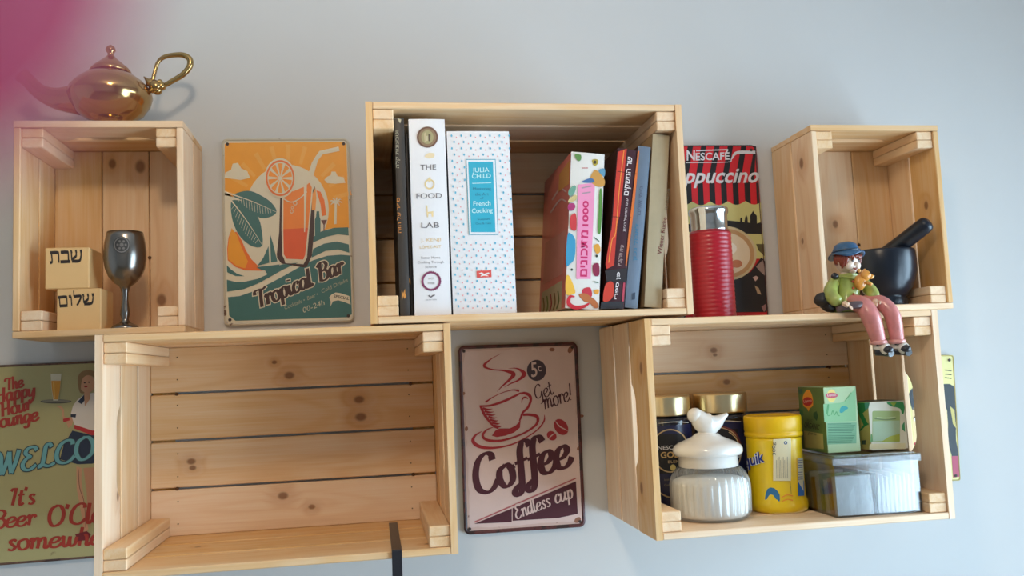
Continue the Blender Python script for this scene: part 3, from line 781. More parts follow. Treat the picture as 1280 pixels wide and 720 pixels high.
P.script('Coffee', *b((165, 425), (800, 222)), 47, MAR, 3, .19, .075, .10)
for st, p0, p1, h in (('Get', (585, 455), (705, 398), 19), ('more!', (640, 508), (840, 440), 21)):
    P.script(st, *a(p0, p1), h, MAR, 3, .085, .05, .12)
P.done(T, 'lettering', rough=.45)
P = Print(S)
P.poly(b((148,612),(398,510),(398,600)), MAR, 3); P.poly(b((404,508),(826,328),(838,545),(712,572),(404,592)), MAR, 3)
P.stroke(b((150, 600), (826, 308)), 1.6, (176, 90, 92), 3)
P.script('Endless', *b((428, 582), (662, 490)), 17.5, PNK, 5, .12, .055, .12); P.script('cup', *b((690, 478), (812, 436)), 19, PNK, 5, .12, .055, .12)
P.done(T, 'banner_print', rough=.45)

# --- the welcome sign at the left edge
OLV, DRD, SKY = (176, 166, 116), (168, 54, 40), (110, 168, 172)
T, S = sign('olive tin welcome sign with a waitress print, left edge of the shelves', -.1030, -.0362, .300, .2985, -.30, rusty((104, 76, 62), (66, 44, 40), .5, 'tin_rim_olive'), rusty(OLV, (140, 126, 84), .34, 'tin_olive'), rimw=.0028, r=.004)
a, b = TF(0, 440, 5.146), TF(0, 570, 4.8)
P = Print(S)
for st, p0, p1, h in (('The', (38, 250), (152, 222), 15), ('Happy', (-26, 330), (228, 278), 17.5), ('Hour', (8, 418), (205, 368), 17.5), ('Lounge', (-60, 498), (248, 438), 18)):
    P.script(st, *a(p0, p1), h, DRD, 3, .22, .11, .12)
P.done(T, 'lettering', rough=.5); P = Print(S)
for st, p0, p1, h in (("It's", (62, 298), (212, 285), 21), ('Beer', (-50, 438), (212, 412), 22), ("O'Clock", (285, 422), (745, 385), 25), ('somewhere', (40, 568), (740, 520), 23)):
    P.script(st, *b(p0, p1), h, DRD, 3, .20, .10, .12)
P.done(T, 'lettering', rough=.5)
P = Print(S)                                             # the waitress
SKN = (206, 152, 116)
P.poly(a((352,345),(390,345),(412,372),(412,415),(448,428),(470,400),(480,420),(462,470),(440,490),(420,440),(402,420),(400,380),(385,360)), SKN, 2)
P.poly(a((405,430),(446,420),(448,440),(408,452)), (190, 50, 50), 3)
P.poly(a((470,345),(495,310),(540,275),(600,262),(640,300),(660,400),(650,500),(595,510),(480,470),(455,400)), (224, 212, 200), 3)
P.poly(a((455,400),(490,400),(486,422),(455,418)), (50, 54, 72), 4); P.poly(a((500,320),(545,270),(560,290),(525,336)), (50, 54, 72), 4)
P.poly(a((540,240),(575,245),(580,300),(545,350)), SKN, 4)
P.ellipse(*a((562, 205))[0], 9.4, 11.4, SKN, 5, 22); P.poly(a((500,200),(505,150),(535,122),(590,118),(630,150),(625,200),(600,160),(560,150),(530,175),(520,240),(545,262),(515,262)), (150, 116, 74), 6, 3)
P.ellipse(*a((545, 198))[0], 1.3, .9, (70, 40, 34), 6, 8); P.ellipse(*a((572, 194))[0], 1.3, .9, (70, 40, 34), 6, 8); P.ellipse(*a((552, 222))[0], 2.2, 1.2, (170, 44, 44), 6, 10)
P.poly(a((480,468),(595,505),(650,500),(650,535),(590,535),(476,492)), (190, 50, 50), 4)
P.poly(a((465,505),(590,535),(650,530),(660,690),(595,718),(500,722),(385,690),(410,600)), (44, 52, 74), 2)
P.poly(b((458,62),(490,72),(488,150),(500,230),(520,340),(530,440),(505,470),(480,300),(460,200)), SKN, 2); P.poly(b((500,72),(600,66),(580,200),(560,330),(540,440),(525,340),(520,220)), (196, 140, 106), 2)
P.stroke(b((470, 80), (478, 190), (505, 280), (515, 430)), .7, (120, 70, 56), 3)
P.poly(b((450,470),(520,450),(545,470),(530,505),(470,510)), (120, 36, 40), 3)
P.done(T, 'waitress_print', rough=.5)
P = Print(S)                                             # beer on a tray
P.ellipse(*a((360, 318))[0], 19.5, 2.6, (92, 84, 74), 3, 24); P.ellipse(*a((360, 315))[0], 18, 1.6, (140, 130, 112), 4, 24)
P.poly(a((326,140),(394,140),(388,230),(375,312),(342,312),(330,230)), (214, 206, 180), 5); P.poly(a((330,185),(390,185),(386,235),(374,305),(344,305),(333,235)), (214, 146, 44), 6); P.stroke(a((345, 195), (350, 300)), 1.2, (236, 190, 100), 7)
P.done(T, 'beer_print', rough=.5)
P = Print(S)
for col, gr, lay in (((58, 70, 78), .04, 5), (SKY, 0, 7)):
    P.script('WELCOME', *b((-20, 118), (820, -40)), 27, col, lay, .20, .10, .14, grow=gr)
P.done(T, 'welcome_lettering', rough=.5)

# --- the cappuccino sign, standing on the right-hand crate behind the thermos flask
T, S = sign('red and black striped tin sign advertising cappuccino, behind the red flask', 1.0562, .2872, .1530, .3160, -.35, pm((70, 28, 32), rough=.4), pm((196, 30, 40), rough=.4, var=.04), y=-.0125, rimw=.0016)
T.rotation_euler.y = math.radians(-.25)
a, b = TF(845, 165, 6), TF(845, 280, 6)
BLK, RD2, WH, SKG = (28, 26, 30), (214, 34, 46), (222, 220, 226), (206, 200, 132)
P = Print(S)
P.poly(a((60,106),(585,106),(602,120),(634,552),(85,552)), RD2, 1)
for k in range(0, 14, 2):
    x1, x2 = 40 + k * 50, 40 + k * 50 + 44
    P.poly(a((min(596, x1 + 48), 106), (min(600, x2 + 44), 106), (min(618, x2), 380), (min(616, x1), 380)), BLK, 2)
for k in range(0, 7):
    x1 = 76 + k * 90 - 2 * k; x2 = x1 + 42
    P.poly(a((max(66, x1 - 4), 380), (min(620, x2 - 4), 380), (min(630, x2 + 4), 552), (max(82, x1 + 4), 552)), BLK, 2)
P.done(T, 'awning_print', rough=.4)
P = Print(S)
hem = []
for k in range(0, 45):
    x = 82 + k * 12.6
    hem.append((x, 514 + 30 * abs(math.sin(math.pi * (x - 122) / 133)) + (632 - x) * .012))
P.poly(a(*hem, (642, 700), (85, 700)), SKG, 3)
P.poly(b((85, 0), (646, 0), (668, 260), (85, 260)), SKG, 3)
for q_ in (((360,660),(645,690),(648,765),(360,760)), ((482,650),(488,640),(496,650),(500,690),(480,690)), ((514,668),(520,636),(528,622),(536,640),(540,690),(514,690)), ((556,668),(556,628),(568,608),(578,590),(588,608),(606,628),(608,690),(556,690)), ((610,684),(640,676),(645,700),(610,700))):
    P.poly(a(*q_), (30, 28, 30), 4)
P.poly(b((80,0),(645,0),(648,55),(80,60)), (30, 28, 30), 4)
P.poly(b((600,150),(660,150),(664,240),(620,200)), (90, 84, 50), 4)
P.poly(b((80,380),(405,418),(560,360),(640,250),(668,280),(684,640),(675,660),(300,664),(80,664)), (34, 32, 36), 4)
P.poly(b((600,320),(650,270),(668,330),(668,390),(625,350)), (150, 128, 120), 5)
P.done(T, 'city_print', rough=.4)
P = Print(S)
q = b((372, 220))[0]
for rx, ry, c, l in ((39, 34, (206, 190, 150), 6), (36, 31, (192, 150, 104), 7), (31, 26, (226, 208, 180), 8)): P.ellipse(q[0], q[1], rx, ry, c, l, 36, ang=8)
P.ellipse(q[0] + 14, q[1] + 13, 7, 5, (190, 120, 84), 9, 16); P.ellipse(q[0] + 4, q[1] - 6, 10, 8, (240, 232, 220), 9, 16)
P.poly(b((575,400),(600,388),(620,402),(596,430)), (196, 166, 160), 6); P.poly(b((590,460),(620,480),(640,530),(610,520)), (176, 150, 120), 6); P.poly(b((640,620),(672,600),(676,640),(660,660)), (150, 110, 110), 6)
P.done(T, 'cup_print', rough=.4)
P = Print(S)
P.text('N', *a((80, 212), (142, 212)), 12.6, WH, 4, bold=.02); P.text('ESCAFÉ', *a((148, 212), (402, 206)), 11.6, WH, 4, bold=.02)
P.stroke(a((150, 140), (390, 132)), 1.4, WH, 4)
P.stroke(a((72, 230), (380, 226), (415, 205), (440, 165), (480, 152), (600, 152)), [.8, .8, 1.4, 3.4, 4, 3.8], WH, 4)
P.text('ppuccino', *a((66, 382), (612, 376)), 17.2, WH, 6, bold=.022, shear=.28)
P.done(T, 'lettering', rough=.4)

# --- the comic style sign peeping out behind the right-hand crate
T, S = sign('pale yellow comic style tin sign of a dark haired lady, behind the tea crate', 1.3890, -.0058, .1850, .2240, 2.2, pm((196, 182, 120), rough=.5), pm((232, 222, 150), rough=.45, var=.05), r=.004, rimw=.0016)
a = TF(1085, 430, 4)
P = Print(S)
P.poly(a((205,250),(230,215),(262,200),(300,205),(380,200),(428,210),(440,290),(440,480),(455,560),(420,560),(400,470),(395,330),(330,250),(270,262),(235,300),(222,330)), (34, 40, 46), 2, 2)
P.poly(a((222,330),(240,285),(285,262),(350,270),(400,340),(430,420),(432,500),(380,560),(300,560),(235,500)), (240, 214, 160), 1, 2)
P.poly(a((410,310),(432,330),(440,420),(425,400)), (206, 190, 110), 3)
P.done(T, 'face_print', rough=.45)
P = Print(S)
P.stroke(a((224, 330), (240, 322), (256, 338)), [.6, 1.6, .5], (30, 30, 34), 3); P.ellipse(*a((244, 376))[0], 3.8, 3.0, (244, 244, 240), 3, 14); P.ellipse(*a((245, 377))[0], 2.0, 2.6, (60, 140, 160), 4, 14); P.stroke(a((226, 372), (244, 362), (262, 372)), [.5, 1.6, .5], (30, 30, 34), 5)
P.ellipse(*a((248, 500))[0], 5, 2.6, (204, 60, 70), 3, 14); P.poly(a((418,560),(452,560),(460,664),(426,668)), (186, 70, 100), 2)
for y in (130, 150, 168): P.stroke(a((384, y), (418, y + 4)), 1.1, (50, 50, 44), 3)
for y in (60, 85, 145): P.stroke(a((208, y), (222, y + 4)), 1.6, (50, 50, 44), 3)
P.done(T, 'comic_print', rough=.45)

# ------------------------------------------------------------------ left crate: lamp, goblet, lettered cubes
BRASS = pm((182, 152, 100), rough=.15, metal=1.0, name='brass', var=.06, scale=40)
c = Vector((.0600, -.072, .6046 + ZO))
t = thing('oil_lamp', 'polished brass oil lamp with a looped handle, on top of the left crate', 'oil lamp', c)
obj('body', lathe(bmesh.new(), [(.0275, 0), (.0285, .003), (.026, .007), (.018, .011), (.0155, .016), (.030, .022), (.047, .033), (.057, .048), (.0605, .060), (.058, .071), (.048, .083), (.036, .092), (.027, .097)], c, 48), BRASS, t)
obj('lid', lathe(bmesh.new(), [(.0285, .0965), (.030, .099), (.026, .105), (.016, .114), (.008, .121), (.004, .126), (.005, .129), (.0075, .133), (.006, .138), (.001, .142)], c, 32), BRASS, t)
bm = bmesh.new(); tube(bm, [c + Vector(p) for p in ((-.045, 0, .055), (-.075, 0, .056), (-.10, 0, .066), (-.118, 0, .084), (-.126, 0, .092))], [.024, .017, .012, .0105, .012], 20)
obj('spout', bm, BRASS, t)
Y = -.072
hp = [J(u, v, Y) for u, v in ((190, 104), (193, 92), (197, 79), (204, 72), (216, 69), (229, 69), (237, 74), (237, 83), (229, 93), (216, 101), (205, 107), (197, 108))]
bm = bmesh.new(); tube(bm, hp, [.0032, .0030, .0030, .0034, .0038, .0044, .0048, .0048, .0044, .0040, .0036, .0034], 14, sp=6)
obj('handle', bm, BRASS, t)
bm = bmesh.new(); q = J(195, 109, Y)
for dx, dz, r in ((0, 0, .0105), (.008, .001, .0075), (-.008, .006, .007), (.003, -.006, .007), (.006, .007, .005), (-.004, -.004, .0065)): blob(bm, q + Vector((dx, -.002, dz)), r, 2, noise=.05, seed=int(dx * 1e4))
tube(bm, [J(180, 96, Y), J(186, 102, Y - .004), J(192, 108, Y - .006)], [.001, .004, .003], 10)
obj('handle_leaf_collar', bm, BRASS, t)

PEW = pm((138, 132, 126), rough=.24, metal=1.0, name='pewter', var=.12, scale=25, bump=.02)
c = Vector((.0905, -.108, ZA + .0009))
t = thing('goblet', 'pewter goblet with a dark round emblem, beside the lettered cubes', 'goblet', c)
prof = [(.0190, 0), (.0192, .002), (.0170, .005), (.0085, .009), (.0052, .013), (.0050, .016), (.0066, .021), (.0064, .026), (.0052, .034), (.0044, .044), (.0046, .053), (.0062, .059), (.0078, .0625), (.0150, .068), (.0225, .077), (.0272, .089), (.0292, .102), (.0293, .113), (.0283, .124), (.0264, .135), (.0248, .1425), (.0240, .1425), (.0256, .134), (.0274, .122), (.0283, .110), (.0262, .090), (.0150, .074), (.001, .071)]
obj('cup', lathe(bmesh.new(), prof[11:], c, 48, cap=False), PEW, t)
obj('stem', lathe(bmesh.new(), prof[3:12], c, 28, cap=False), PEW, t)
obj('foot', lathe(bmesh.new(), prof[:4], c, 36), PEW, t)
P = Print(Cyl(c.x, c.y, .0296)); q = (152, 306)
P.ellipse(q[0], q[1], 10.5, 10.5, (52, 50, 50), 1, 24, hole=.02); P.ellipse(q[0], q[1], 9.6, 9.6, (120, 116, 112), 2, 24, hole=.88)
for k in range(6): P.ellipse(q[0] + 5 * math.cos(k * 1.05), q[1] + 5 * math.sin(k * 1.05), 1.6, 1.6, (108, 104, 100), 2, 8)
P.ellipse(q[0], q[1], 2.6, 2.6, (108, 104, 100), 2, 12)
P.done(t, 'emblem', 'dark round emblem with pale dots')

BEECH = pm((226, 184, 126), rough=.5, name='beech', var=.07, scale=14, bump=.04)
def cube_(label, x, z, word, p0, p1, h, y0=-.1255):
    t = thing('wooden_cube', label, 'cube', (x + .03, y0 + .03, z), 'lettered wooden cubes')
    obj('block', BOX(x, x + .0595, y0, y0 + .0595, z, z + .0595, .0012), BEECH, t)
    P = Print(YP(y0)); P.script(word[::-1], p0, p1, h, (40, 30, 28), 1, .19, .075, 0, upright=True)
    P.done(t, 'lettering', 'black Hebrew word')
cube_('lower wooden cube with a black Hebrew word, under the other cube', .0030, ZA + .0006, 'שלום', (73, 383.5), (119, 380), 19.5)
cube_('upper wooden cube with a black Hebrew word, balanced on the other cube', -.0130, ZA + .0604, 'שבת', (62, 329), (104, 327), 21.5)

# ------------------------------------------------------------------ books in the middle crate
PAGE = pm((228, 218, 196), rough=.8, var=.08, scale=90)
BOOKS = 'cookbooks in the top middle crate'
YB = -.2365
def book(label, x0, w_, h, depth, cover, spine, lean=0.0, y0=YB, side=None, paper=False):
    """root at the lower left spine corner; the spine faces the room"""
    t = thing('book', label, 'book', (x0, y0, ZB + .0006 + w_ * math.sin(math.radians(lean))), BOOKS, (0, math.radians(lean), 0))
    k = .0025 if not paper else .0008
    bm = bmesh.new()
    box(bm, 0, k, 0, depth, 0, h, .0004, 1); box(bm, w_ - k, w_, 0, depth, 0, h, .0004, 1)
    n = 8                                                   # a gently rounded spine
    poly = [(w_ * i / n, -.0012 * math.sin(math.pi * i / n)) for i in range(n + 1)] + [(w_, .002), (0, .002)]
    prism(bm, poly, 0, h, 'z', 0)
    obj('cover', bm, [spine, side or cover], t, world=False)
    e = 0 if paper else .003
    obj('pages', BOX(k, w_ - k, .0022, depth - .003, e, h - e), PAGE, t, world=False)
    R = parent_matrix(t)
    return t, Plane(R @ Vector((0, -.0014, 0)), R.to_3x3() @ Vector((0, -1, 0))), Plane(R @ Vector((-.0002, 0, 0)), R.to_3x3() @ Vector((-1, 0, 0)))
BLKB = pm((40, 36, 34), rough=.45)
t, S, L_ = book('thin black book with pale and orange lettering, leftmost in its crate', .4848, .0135, .2815, .20, BLKB, pm((58, 52, 48), rough=.45))
a = TF(480, 140, 5.54); b = TF(480, 265, 5.34)
P = Print(S)
P.text('וטבעונות קלה'[::-1], *a((104, 388), (100, 130)), 4.6, (168, 160, 138), 2, bold=.01)
P.done(t, 'lettering', 'pale Hebrew lettering'); P = Print(S)
P.text('ספר על הזה'[::-1], (501.5, 291), (499.5, 247), 4.8, (206, 130, 60), 2, bold=.01)
P.done(t, 'lettering', 'orange Hebrew lettering'); P = Print(S)
P.poly(b((118,520),(128,545),(140,512),(142,545),(150,560),(138,580),(128,560),(120,590)), (206, 140, 66), 2)
P.poly(a((92,44),(120,52),(112,80)), (190, 180, 150), 2)
P.done(t, 'spine_ornament')
t, S, L_ = book('slim black book wedged against the thick white cookbook', .4988, .0052, .2590, .19, BLKB, pm((34, 30, 30), rough=.45), y0=YB + .006)
P = Print(S); P.poly([(510.5, 346), (513, 350), (513, 356), (511, 352)], (190, 130, 60), 2); P.done(t, 'gold_mark')

WHT = pm((236, 234, 236), rough=.4, var=.02)
t, S, L_ = book('thick white cookbook with a round photo at the top of its spine', .5047, .0512, .2800, .205, WHT, WHT)
a, b = TF(500, 140, 5.54), TF(500, 265, 5.33)
P = Print(S); q = a((190, 174))[0]
P.ellipse(*q, 13.2, 13.2, (112, 76, 62), 1, 32); P.ellipse(*q, 11, 11, (146, 120, 92), 2, 28); P.ellipse(*q, 7.6, 8.6, (168, 158, 116), 3, 24)
P.poly(a((165,150),(178,140),(184,205),(170,208)), (196, 180, 140), 4); P.poly(a((196,150),(212,158),(208,205),(198,200)), (92, 76, 62), 4); P.poly(a((184,165),(192,165),(192,200),(184,200)), (206, 196, 160), 4)
P.done(t, 'photo_print', 'brown round photograph')
P = Print(S)
GR, TAN = (110, 104, 108), (226, 196, 140)
def line(st, q, h, col, name='lettering', **k):
    P = Print(S); P.text(st, *q, h, col, 1, **k); P.done(t, name)
line('THE', a((142, 402), (250, 400)), 6.6, GR); line('FOOD', a((114, 600), (290, 596)), 6.4, GR); line('LAB', b((142, 106), (262, 104)), 6.6, GR)
line('J. KENJI', b((140, 198), (272, 194)), 3.8, TAN); line('LÓPEZ-ALT', b((132, 244), (274, 238)), 4.2, TAN, bold=.01)
for st, x0, x1, y in (('Better Home', 142, 268, 313), ('Cooking Through', 118, 292, 343), ('Science', 168, 244, 374)): line(st, b((x0, y), (x1, y - 3)), 3.0, (150, 146, 150))
line('NORTON', b((172, 590), (244, 588)), 1.6, (150, 146, 150))
P = Print(S); P.stroke(b((190, 555), (205, 566), (218, 558), (232, 552)), 1.6, GR, 1); P.done(t, 'publisher_mark')
P = Print(S)
P.poly(a((168,310),(185,290),(205,282),(235,285),(240,300),(232,316),(200,322)), (238, 216, 176), 1); P.ellipse(*a((205, 500))[0], 6.4, 6.6, (232, 206, 150), 1, 20, hole=.72); P.poly(a((190,470),(200,455),(210,450),(216,475),(205,490)), (236, 212, 160), 1)
P.poly(a((182,650),(190,645),(194,720),(186,720)), (236, 212, 160), 1); P.poly(b((180,0),(222,-6),(222,32),(212,32),(208,8),(190,10),(188,34),(180,34)), (236, 212, 160), 1)
P.done(t, 'gold_print', 'pale gold food symbols')
P = Print(S); q = b((208, 460))[0]
for k in range(28): P.ellipse(q[0] + 11.3 * math.cos(k * .2244), q[1] + 11.3 * math.sin(k * .2244), 1.3, 1.3, (132, 54, 92), 1, 8)
P.ellipse(*q, 11.6, 11.6, (132, 54, 92), 2, 36, hole=.83)
P.text('IACP', (q[0] - 3.4, q[1] - 2), (q[0] + 3.4, q[1] - 2.2), 2.4, (150, 140, 130), 2)
P.text('WINNER', (q[0] - 4.6, q[1] + 4), (q[0] + 4.6, q[1] + 3.8), 2.6, (120, 110, 110), 2)
P.done(t, 'award_seal', 'plum coloured award seal')

NAVY = pm((38, 42, 66), rough=.5)
t, S, L_ = book('broad white cookbook sprinkled with tiny dots and a turquoise label', .5583, .0900, .2625, .20, NAVY, WHT, side=NAVY)
P = Print(S)
a, b = TF(500, 140, 5.54), TF(500, 265, 5.33)
x_at = lambda k, y: 562.2 + (k + .5) * (75.6 / 12.6) + (y - 165) / 224 * 6.0
row = 0; y = 169.5
while y < 387:
    for k in range(13):
        x = x_at(k + (.35 if row % 2 else -.15), y)
        if x > 637.0 + (y - 165) / 224 * 6.3: continue
        inlab = 581 < x < 624 and 198 < y < 296
        inlogo = 593 < x < 619 and 336 < y < 349
        if inlab or inlogo: continue
        if k % 2 == 0: P.ellipse(x, y, 1.15, 1.6, (92, 176, 204), 1, 6)
        else: P.ellipse(x, y + 2.2, .8, 1.0, (238, 150, 150), 1, 5)
    y += 7.9; row += 1
P.done(t, 'dot_print', 'small blue and pink dots')
P = Print(S)
TQ = (46, 172, 200)
P.poly(a((456,326),(662,326)) + b((656,152),(458,152)), (60, 160, 184), 1); P.poly(a((461,331),(657,331)) + b((651,147),(463,147)), (236, 236, 240), 2); P.poly(a((472,344),(644,344)) + b((636,134),(474,134)), TQ, 3)
LT = (196, 236, 240)
P.text('JULIA', *a((502, 418), (618, 414)), 5.6, LT, 4, bold=.012); P.text('CHILD', *a((498, 460), (630, 456)), 5.6, LT, 4, bold=.012)
P.stroke(a((500, 494), (632, 490)), .8, LT, 4)
for st, x0, x1, y, h in (('Mastering', 505, 630, 542, 3.6), ('the Art', 520, 614, 580, 3.6), ('of', 556, 580, 605, 2.6)): P.text(st, *a((x0, y), (x1, y - 3)), h, (40, 120, 150), 4)
P.text('French', *a((508, 650), (628, 646)), 5.8, LT, 4, bold=.014); P.text('Cooking', *a((498, 700), (642, 694)), 5.8, LT, 4, bold=.014)
P.text('Volumes', *b((516, 56), (600, 52)), 2.6, (40, 120, 150), 4); P.text('One & Two', *b((504, 84), (608, 80)), 2.6, (40, 120, 150), 4)
P.done(t, 'label', 'turquoise label')
P = Print(S); P.poly(b((510,392),(608,388),(610,434),(512,438)), (226, 84, 76), 3)
P.poly(b((525,408),(545,402),(560,412),(590,402),(598,412),(575,418),(592,428),(560,424),(535,430),(545,416)), (244, 236, 232), 4); P.done(t, 'publisher_mark', 'red mark')

t, S, L_ = book('recipe book whose white spine shows painted fruit and a pink title strip', .7185, .0498, .2290, .20, pm((214, 110, 92), rough=.3, var=.12, scale=40), pm((232, 228, 222), rough=.28, var=.03), lean=5.2, side=pm((240, 132, 116), rough=.3, var=.15, scale=30))
a, b = TF(665, 170, 6), TF(665, 280, 6)
P = Print(S)
P.poly(a((345,365),(472,350)) + b((440,412),(332,412)), (240, 152, 190), 1)
P.text('1000', (735.0, 283), (735.5, 251), 7.0, (206, 40, 104), 2, bold=.03)
P.text('מתכונים'[::-1], (733.5, 346), (735, 288), 8.6, (206, 40, 104), 2, bold=.025)
P.stroke(a((375, 240), (420, 240)), 1.0, (190, 90, 90), 2); P.stroke(a((372, 390), (445, 375)), 1.6, (176, 150, 160), 2); P.stroke(a((378, 430), (440, 420)), 1.6, (176, 150, 160), 2)
P.done(t, 'lettering', 'pink title strip')
P = Print(S)
def F(pts, col, cv=3): P.poly(pts, col, 1, cv)
F(a((320,140),(365,140),(368,175),(345,188)), (96, 140, 72)); F(a((450,180),(490,175),(495,205),(468,225)), (180, 160, 60)); P.ellipse(*a((472, 196))[0], 1.8, 2.2, (70, 60, 40), 2, 10)
F(a((435,330),(460,265),(490,260),(545,330),(535,378),(478,375)), (206, 150, 74)); F(a((500,255),(545,245),(545,300),(520,290)), (96, 150, 180)); F(a((370,345),(440,315),(470,340),(440,352)), (70, 110, 160))
F(a((278,400),(320,370),(330,390),(310,440),(275,445)), (110, 160, 140)); F(a((280,470),(330,440),(330,480),(275,500)), (206, 186, 130))
F(a((275,510),(315,505),(325,535),(300,560),(270,550)), (170, 50, 110)); F(a((288,610),(300,590),(330,585),(332,700),(300,705),(285,670)), (206, 60, 64))
F(a((505,420),(522,400),(525,560),(515,720),(495,718),(500,560)), (86, 140, 60)); F(b((500,0),(520,0),(512,66),(496,60)), (86, 140, 60))
F(b((265,90),(290,70),(325,120),(320,250),(285,300),(255,300)), (60, 150, 190)); F(b((465,165),(500,150),(515,200),(485,225)), (226, 160, 60)); P.stroke(b((468, 100), (505, 130)), 1.0, (60, 90, 60), 2); P.stroke(b((462, 432), (500, 440)), 1.4, (70, 110, 70), 2)
F(b((455,310),(500,295),(505,380),(465,385)), (140, 34, 70)); P.ellipse(*b((298, 342))[0], 1.4, 1.6, (50, 60, 50), 2, 8); P.ellipse(*b((485, 240))[0], 1.6, 1.8, (50, 60, 50), 2, 8)
F(b((255,400),(280,390),(325,500),(310,525),(255,525)), (240, 186, 66)); F(b((375,500),(400,478),(440,480),(450,540),(410,560),(385,540)), (200, 50, 66))
P.stroke(b((320, 545), (285, 545), (275, 595), (320, 625), (385, 620), (430, 595)), [1.6, 3.6, 5, 5, 4, 2], (206, 40, 56), 2); F(b((350,530),(400,520),(440,545),(480,575),(500,620),(470,630),(430,590),(390,580)), (190, 110, 60)); F(b((465,500),(500,490),(500,520),(475,525)), (230, 160, 60))
P.done(t, 'fruit_print', 'painted fruit and vegetables')
P = Print(L_)
P.poly([(681.5, 304), (708, 286), (703.5, 342), (678.5, 356)], (226, 150, 130), 1); P.poly([(677, 366), (703, 350), (701.5, 386), (676, 397)], (206, 190, 150), 1)
for i in range(5): P.stroke([(679 + i * 4.6, 372 - i * 2), (680 + i * 4.6, 384 - i * 2), (678 + i * 4.4, 394 - i * 2)], 1.6, ((150, 120, 50), (120, 140, 70), (180, 70, 70), (140, 110, 60), (110, 120, 60))[i], 2)
P.stroke([(690, 250), (700, 236), (708, 240)], 1.8, (236, 200, 190), 1); P.stroke([(688, 266), (700, 250), (708, 252)], 1.8, (236, 200, 190), 1); P.poly([(699, 218), (712, 200), (711, 230), (698, 240)], (226, 160, 90), 1)
P.done(t, 'cover_print')

DRKP = pm((70, 40, 48), rough=.3)
t, S, L_ = book('dark cocktail book with flame red edges and a white Hebrew title', .7755, .0300, .2360, .19, pm((44, 32, 34), rough=.35), DRKP, lean=8.2, side=pm((56, 34, 32), rough=.35))
P = Print(S)
P.poly(a((644,118),(712,94),(690,300),(658,600)) + b((640,0),(616,310),(560,338),(552,300),(590,60)) + a((598,700),(622,400)), (206, 58, 42), 1); P.stroke(a((690, 105), (655, 400), (628, 720)) + b((600, 120), (575, 290)), 1.1, (240, 150, 60), 2)
P.stroke(a((800, 112), (770, 400), (735, 715)) + b((705, 310)), [2, 3.2, 3.2, 1.4], (226, 116, 50), 1)
P.poly(b((545,470),(565,440),(590,430),(612,450),(610,540),(570,580),(532,575)), (206, 60, 40), 1, 2); P.stroke(b((692, 440), (680, 600)), 2.4, (190, 70, 90), 1)
P.poly(b((520,585),(690,580),(680,634),(512,636)), (46, 48, 56), 1); P.poly(b((548,350),(715,330),(708,430),(620,430),(560,430)), (40, 34, 38), 1)
P.stroke(a((640, 265), (790, 285)), .7, (70, 30, 30), 3); P.stroke(a((600, 605), (745, 612)), .7, (70, 30, 30), 3)
P.done(t, 'flame_print', 'orange and red flame print')
P = Print(S)
P.text('שר המשקים'[::-1], *a((722, 446), (752, 158)), 5.6, (236, 226, 226), 4, bold=.015); P.done(t, 'lettering', 'white Hebrew lettering'); P = Print(S)
P.text('עונג הבישול בבית'[::-1], *a((700, 716), (722, 470)), 3.2, (220, 206, 206), 4, bold=.01); P.done(t, 'lettering', 'white Hebrew lettering'); P = Print(S)
P.text('עידו מנקוביץ'[::-1], *b((664, 318), (690, 160)), 4.0, (206, 180, 176), 4); P.done(t, 'lettering', 'white Hebrew lettering'); P = Print(S)
P.text('פן ספרי'[::-1], *b((640, 565), (660, 362)), 3.6, (240, 230, 230), 4, bold=.02); P.done(t, 'lettering', 'white Hebrew lettering')

t, S, L_ = book('blue grey book with blue Hebrew lettering, between the dark and the beige ones', .8065, .0192, .2410, .19, pm((70, 44, 44), rough=.4), pm((110, 126, 146), rough=.4), lean=8.2)
P = Print(S)
P.text("ג'יימי אוליבר"[::-1], *a((812, 610), (832, 380)), 4.6, (86, 92, 116), 2); P.text('לאכול נכון'[::-1], *b((780, 275), (800, 0)), 4.6, (56, 124, 160), 2, bold=.01)
P.poly(b((752,520),(775,512),(772,565),(748,568)), (60, 72, 90), 2)
P.done(t, 'lettering', 'blue Hebrew lettering')
t, S, L_ = book('beige cookbook leaning at the right end of its row', .8362, .0255, .2580, .19, pm((176, 146, 108), rough=.55), pm((186, 172, 142), rough=.5), lean=6.3)
P = Print(S)
P.text('Wiener Küche', (826.8, 318), (833.6, 272), 5.2, (122, 46, 48), 2, bold=.006); P.text('PLACHUTTA', (834.2, 262), (837.4, 236), 3.6, (150, 140, 116), 2)
P.done(t, 'lettering')

# ------------------------------------------------------------------ red flask on the right-hand crate
c = Vector((.9720, -.165, TOPD))
t = thing('thermos_flask', 'red ribbed thermos flask with a chrome cap, before the striped sign', 'flask', c)
REDP = pm((168, 12, 34), rough=.34, coat=.12, var=.05)
prof = [(.029, 0), (.0325, .002)]
z = .004
while z < .130: prof += [(.0322, z), (.0327, z + .0018), (.0327, z + .0040), (.0322, z + .0056)]; z += .0066
prof += [(.0318, .134), (.0300, .138)]
obj('body', lathe(bmesh.new(), prof, c, 48), REDP, t)
CHR = pm((206, 206, 206), rough=.12, metal=1.0, name='chrome', var=.03)
obj('cap', lathe(bmesh.new(), [(.0285, .1365), (.0290, .1385), (.0284, .142), (.0284, .160), (.0290, .164), (.0306, .1665), (.0310, .170), (.0300, .1735), (.0270, .1752), (.010, .176)], c, 48), CHR, t)

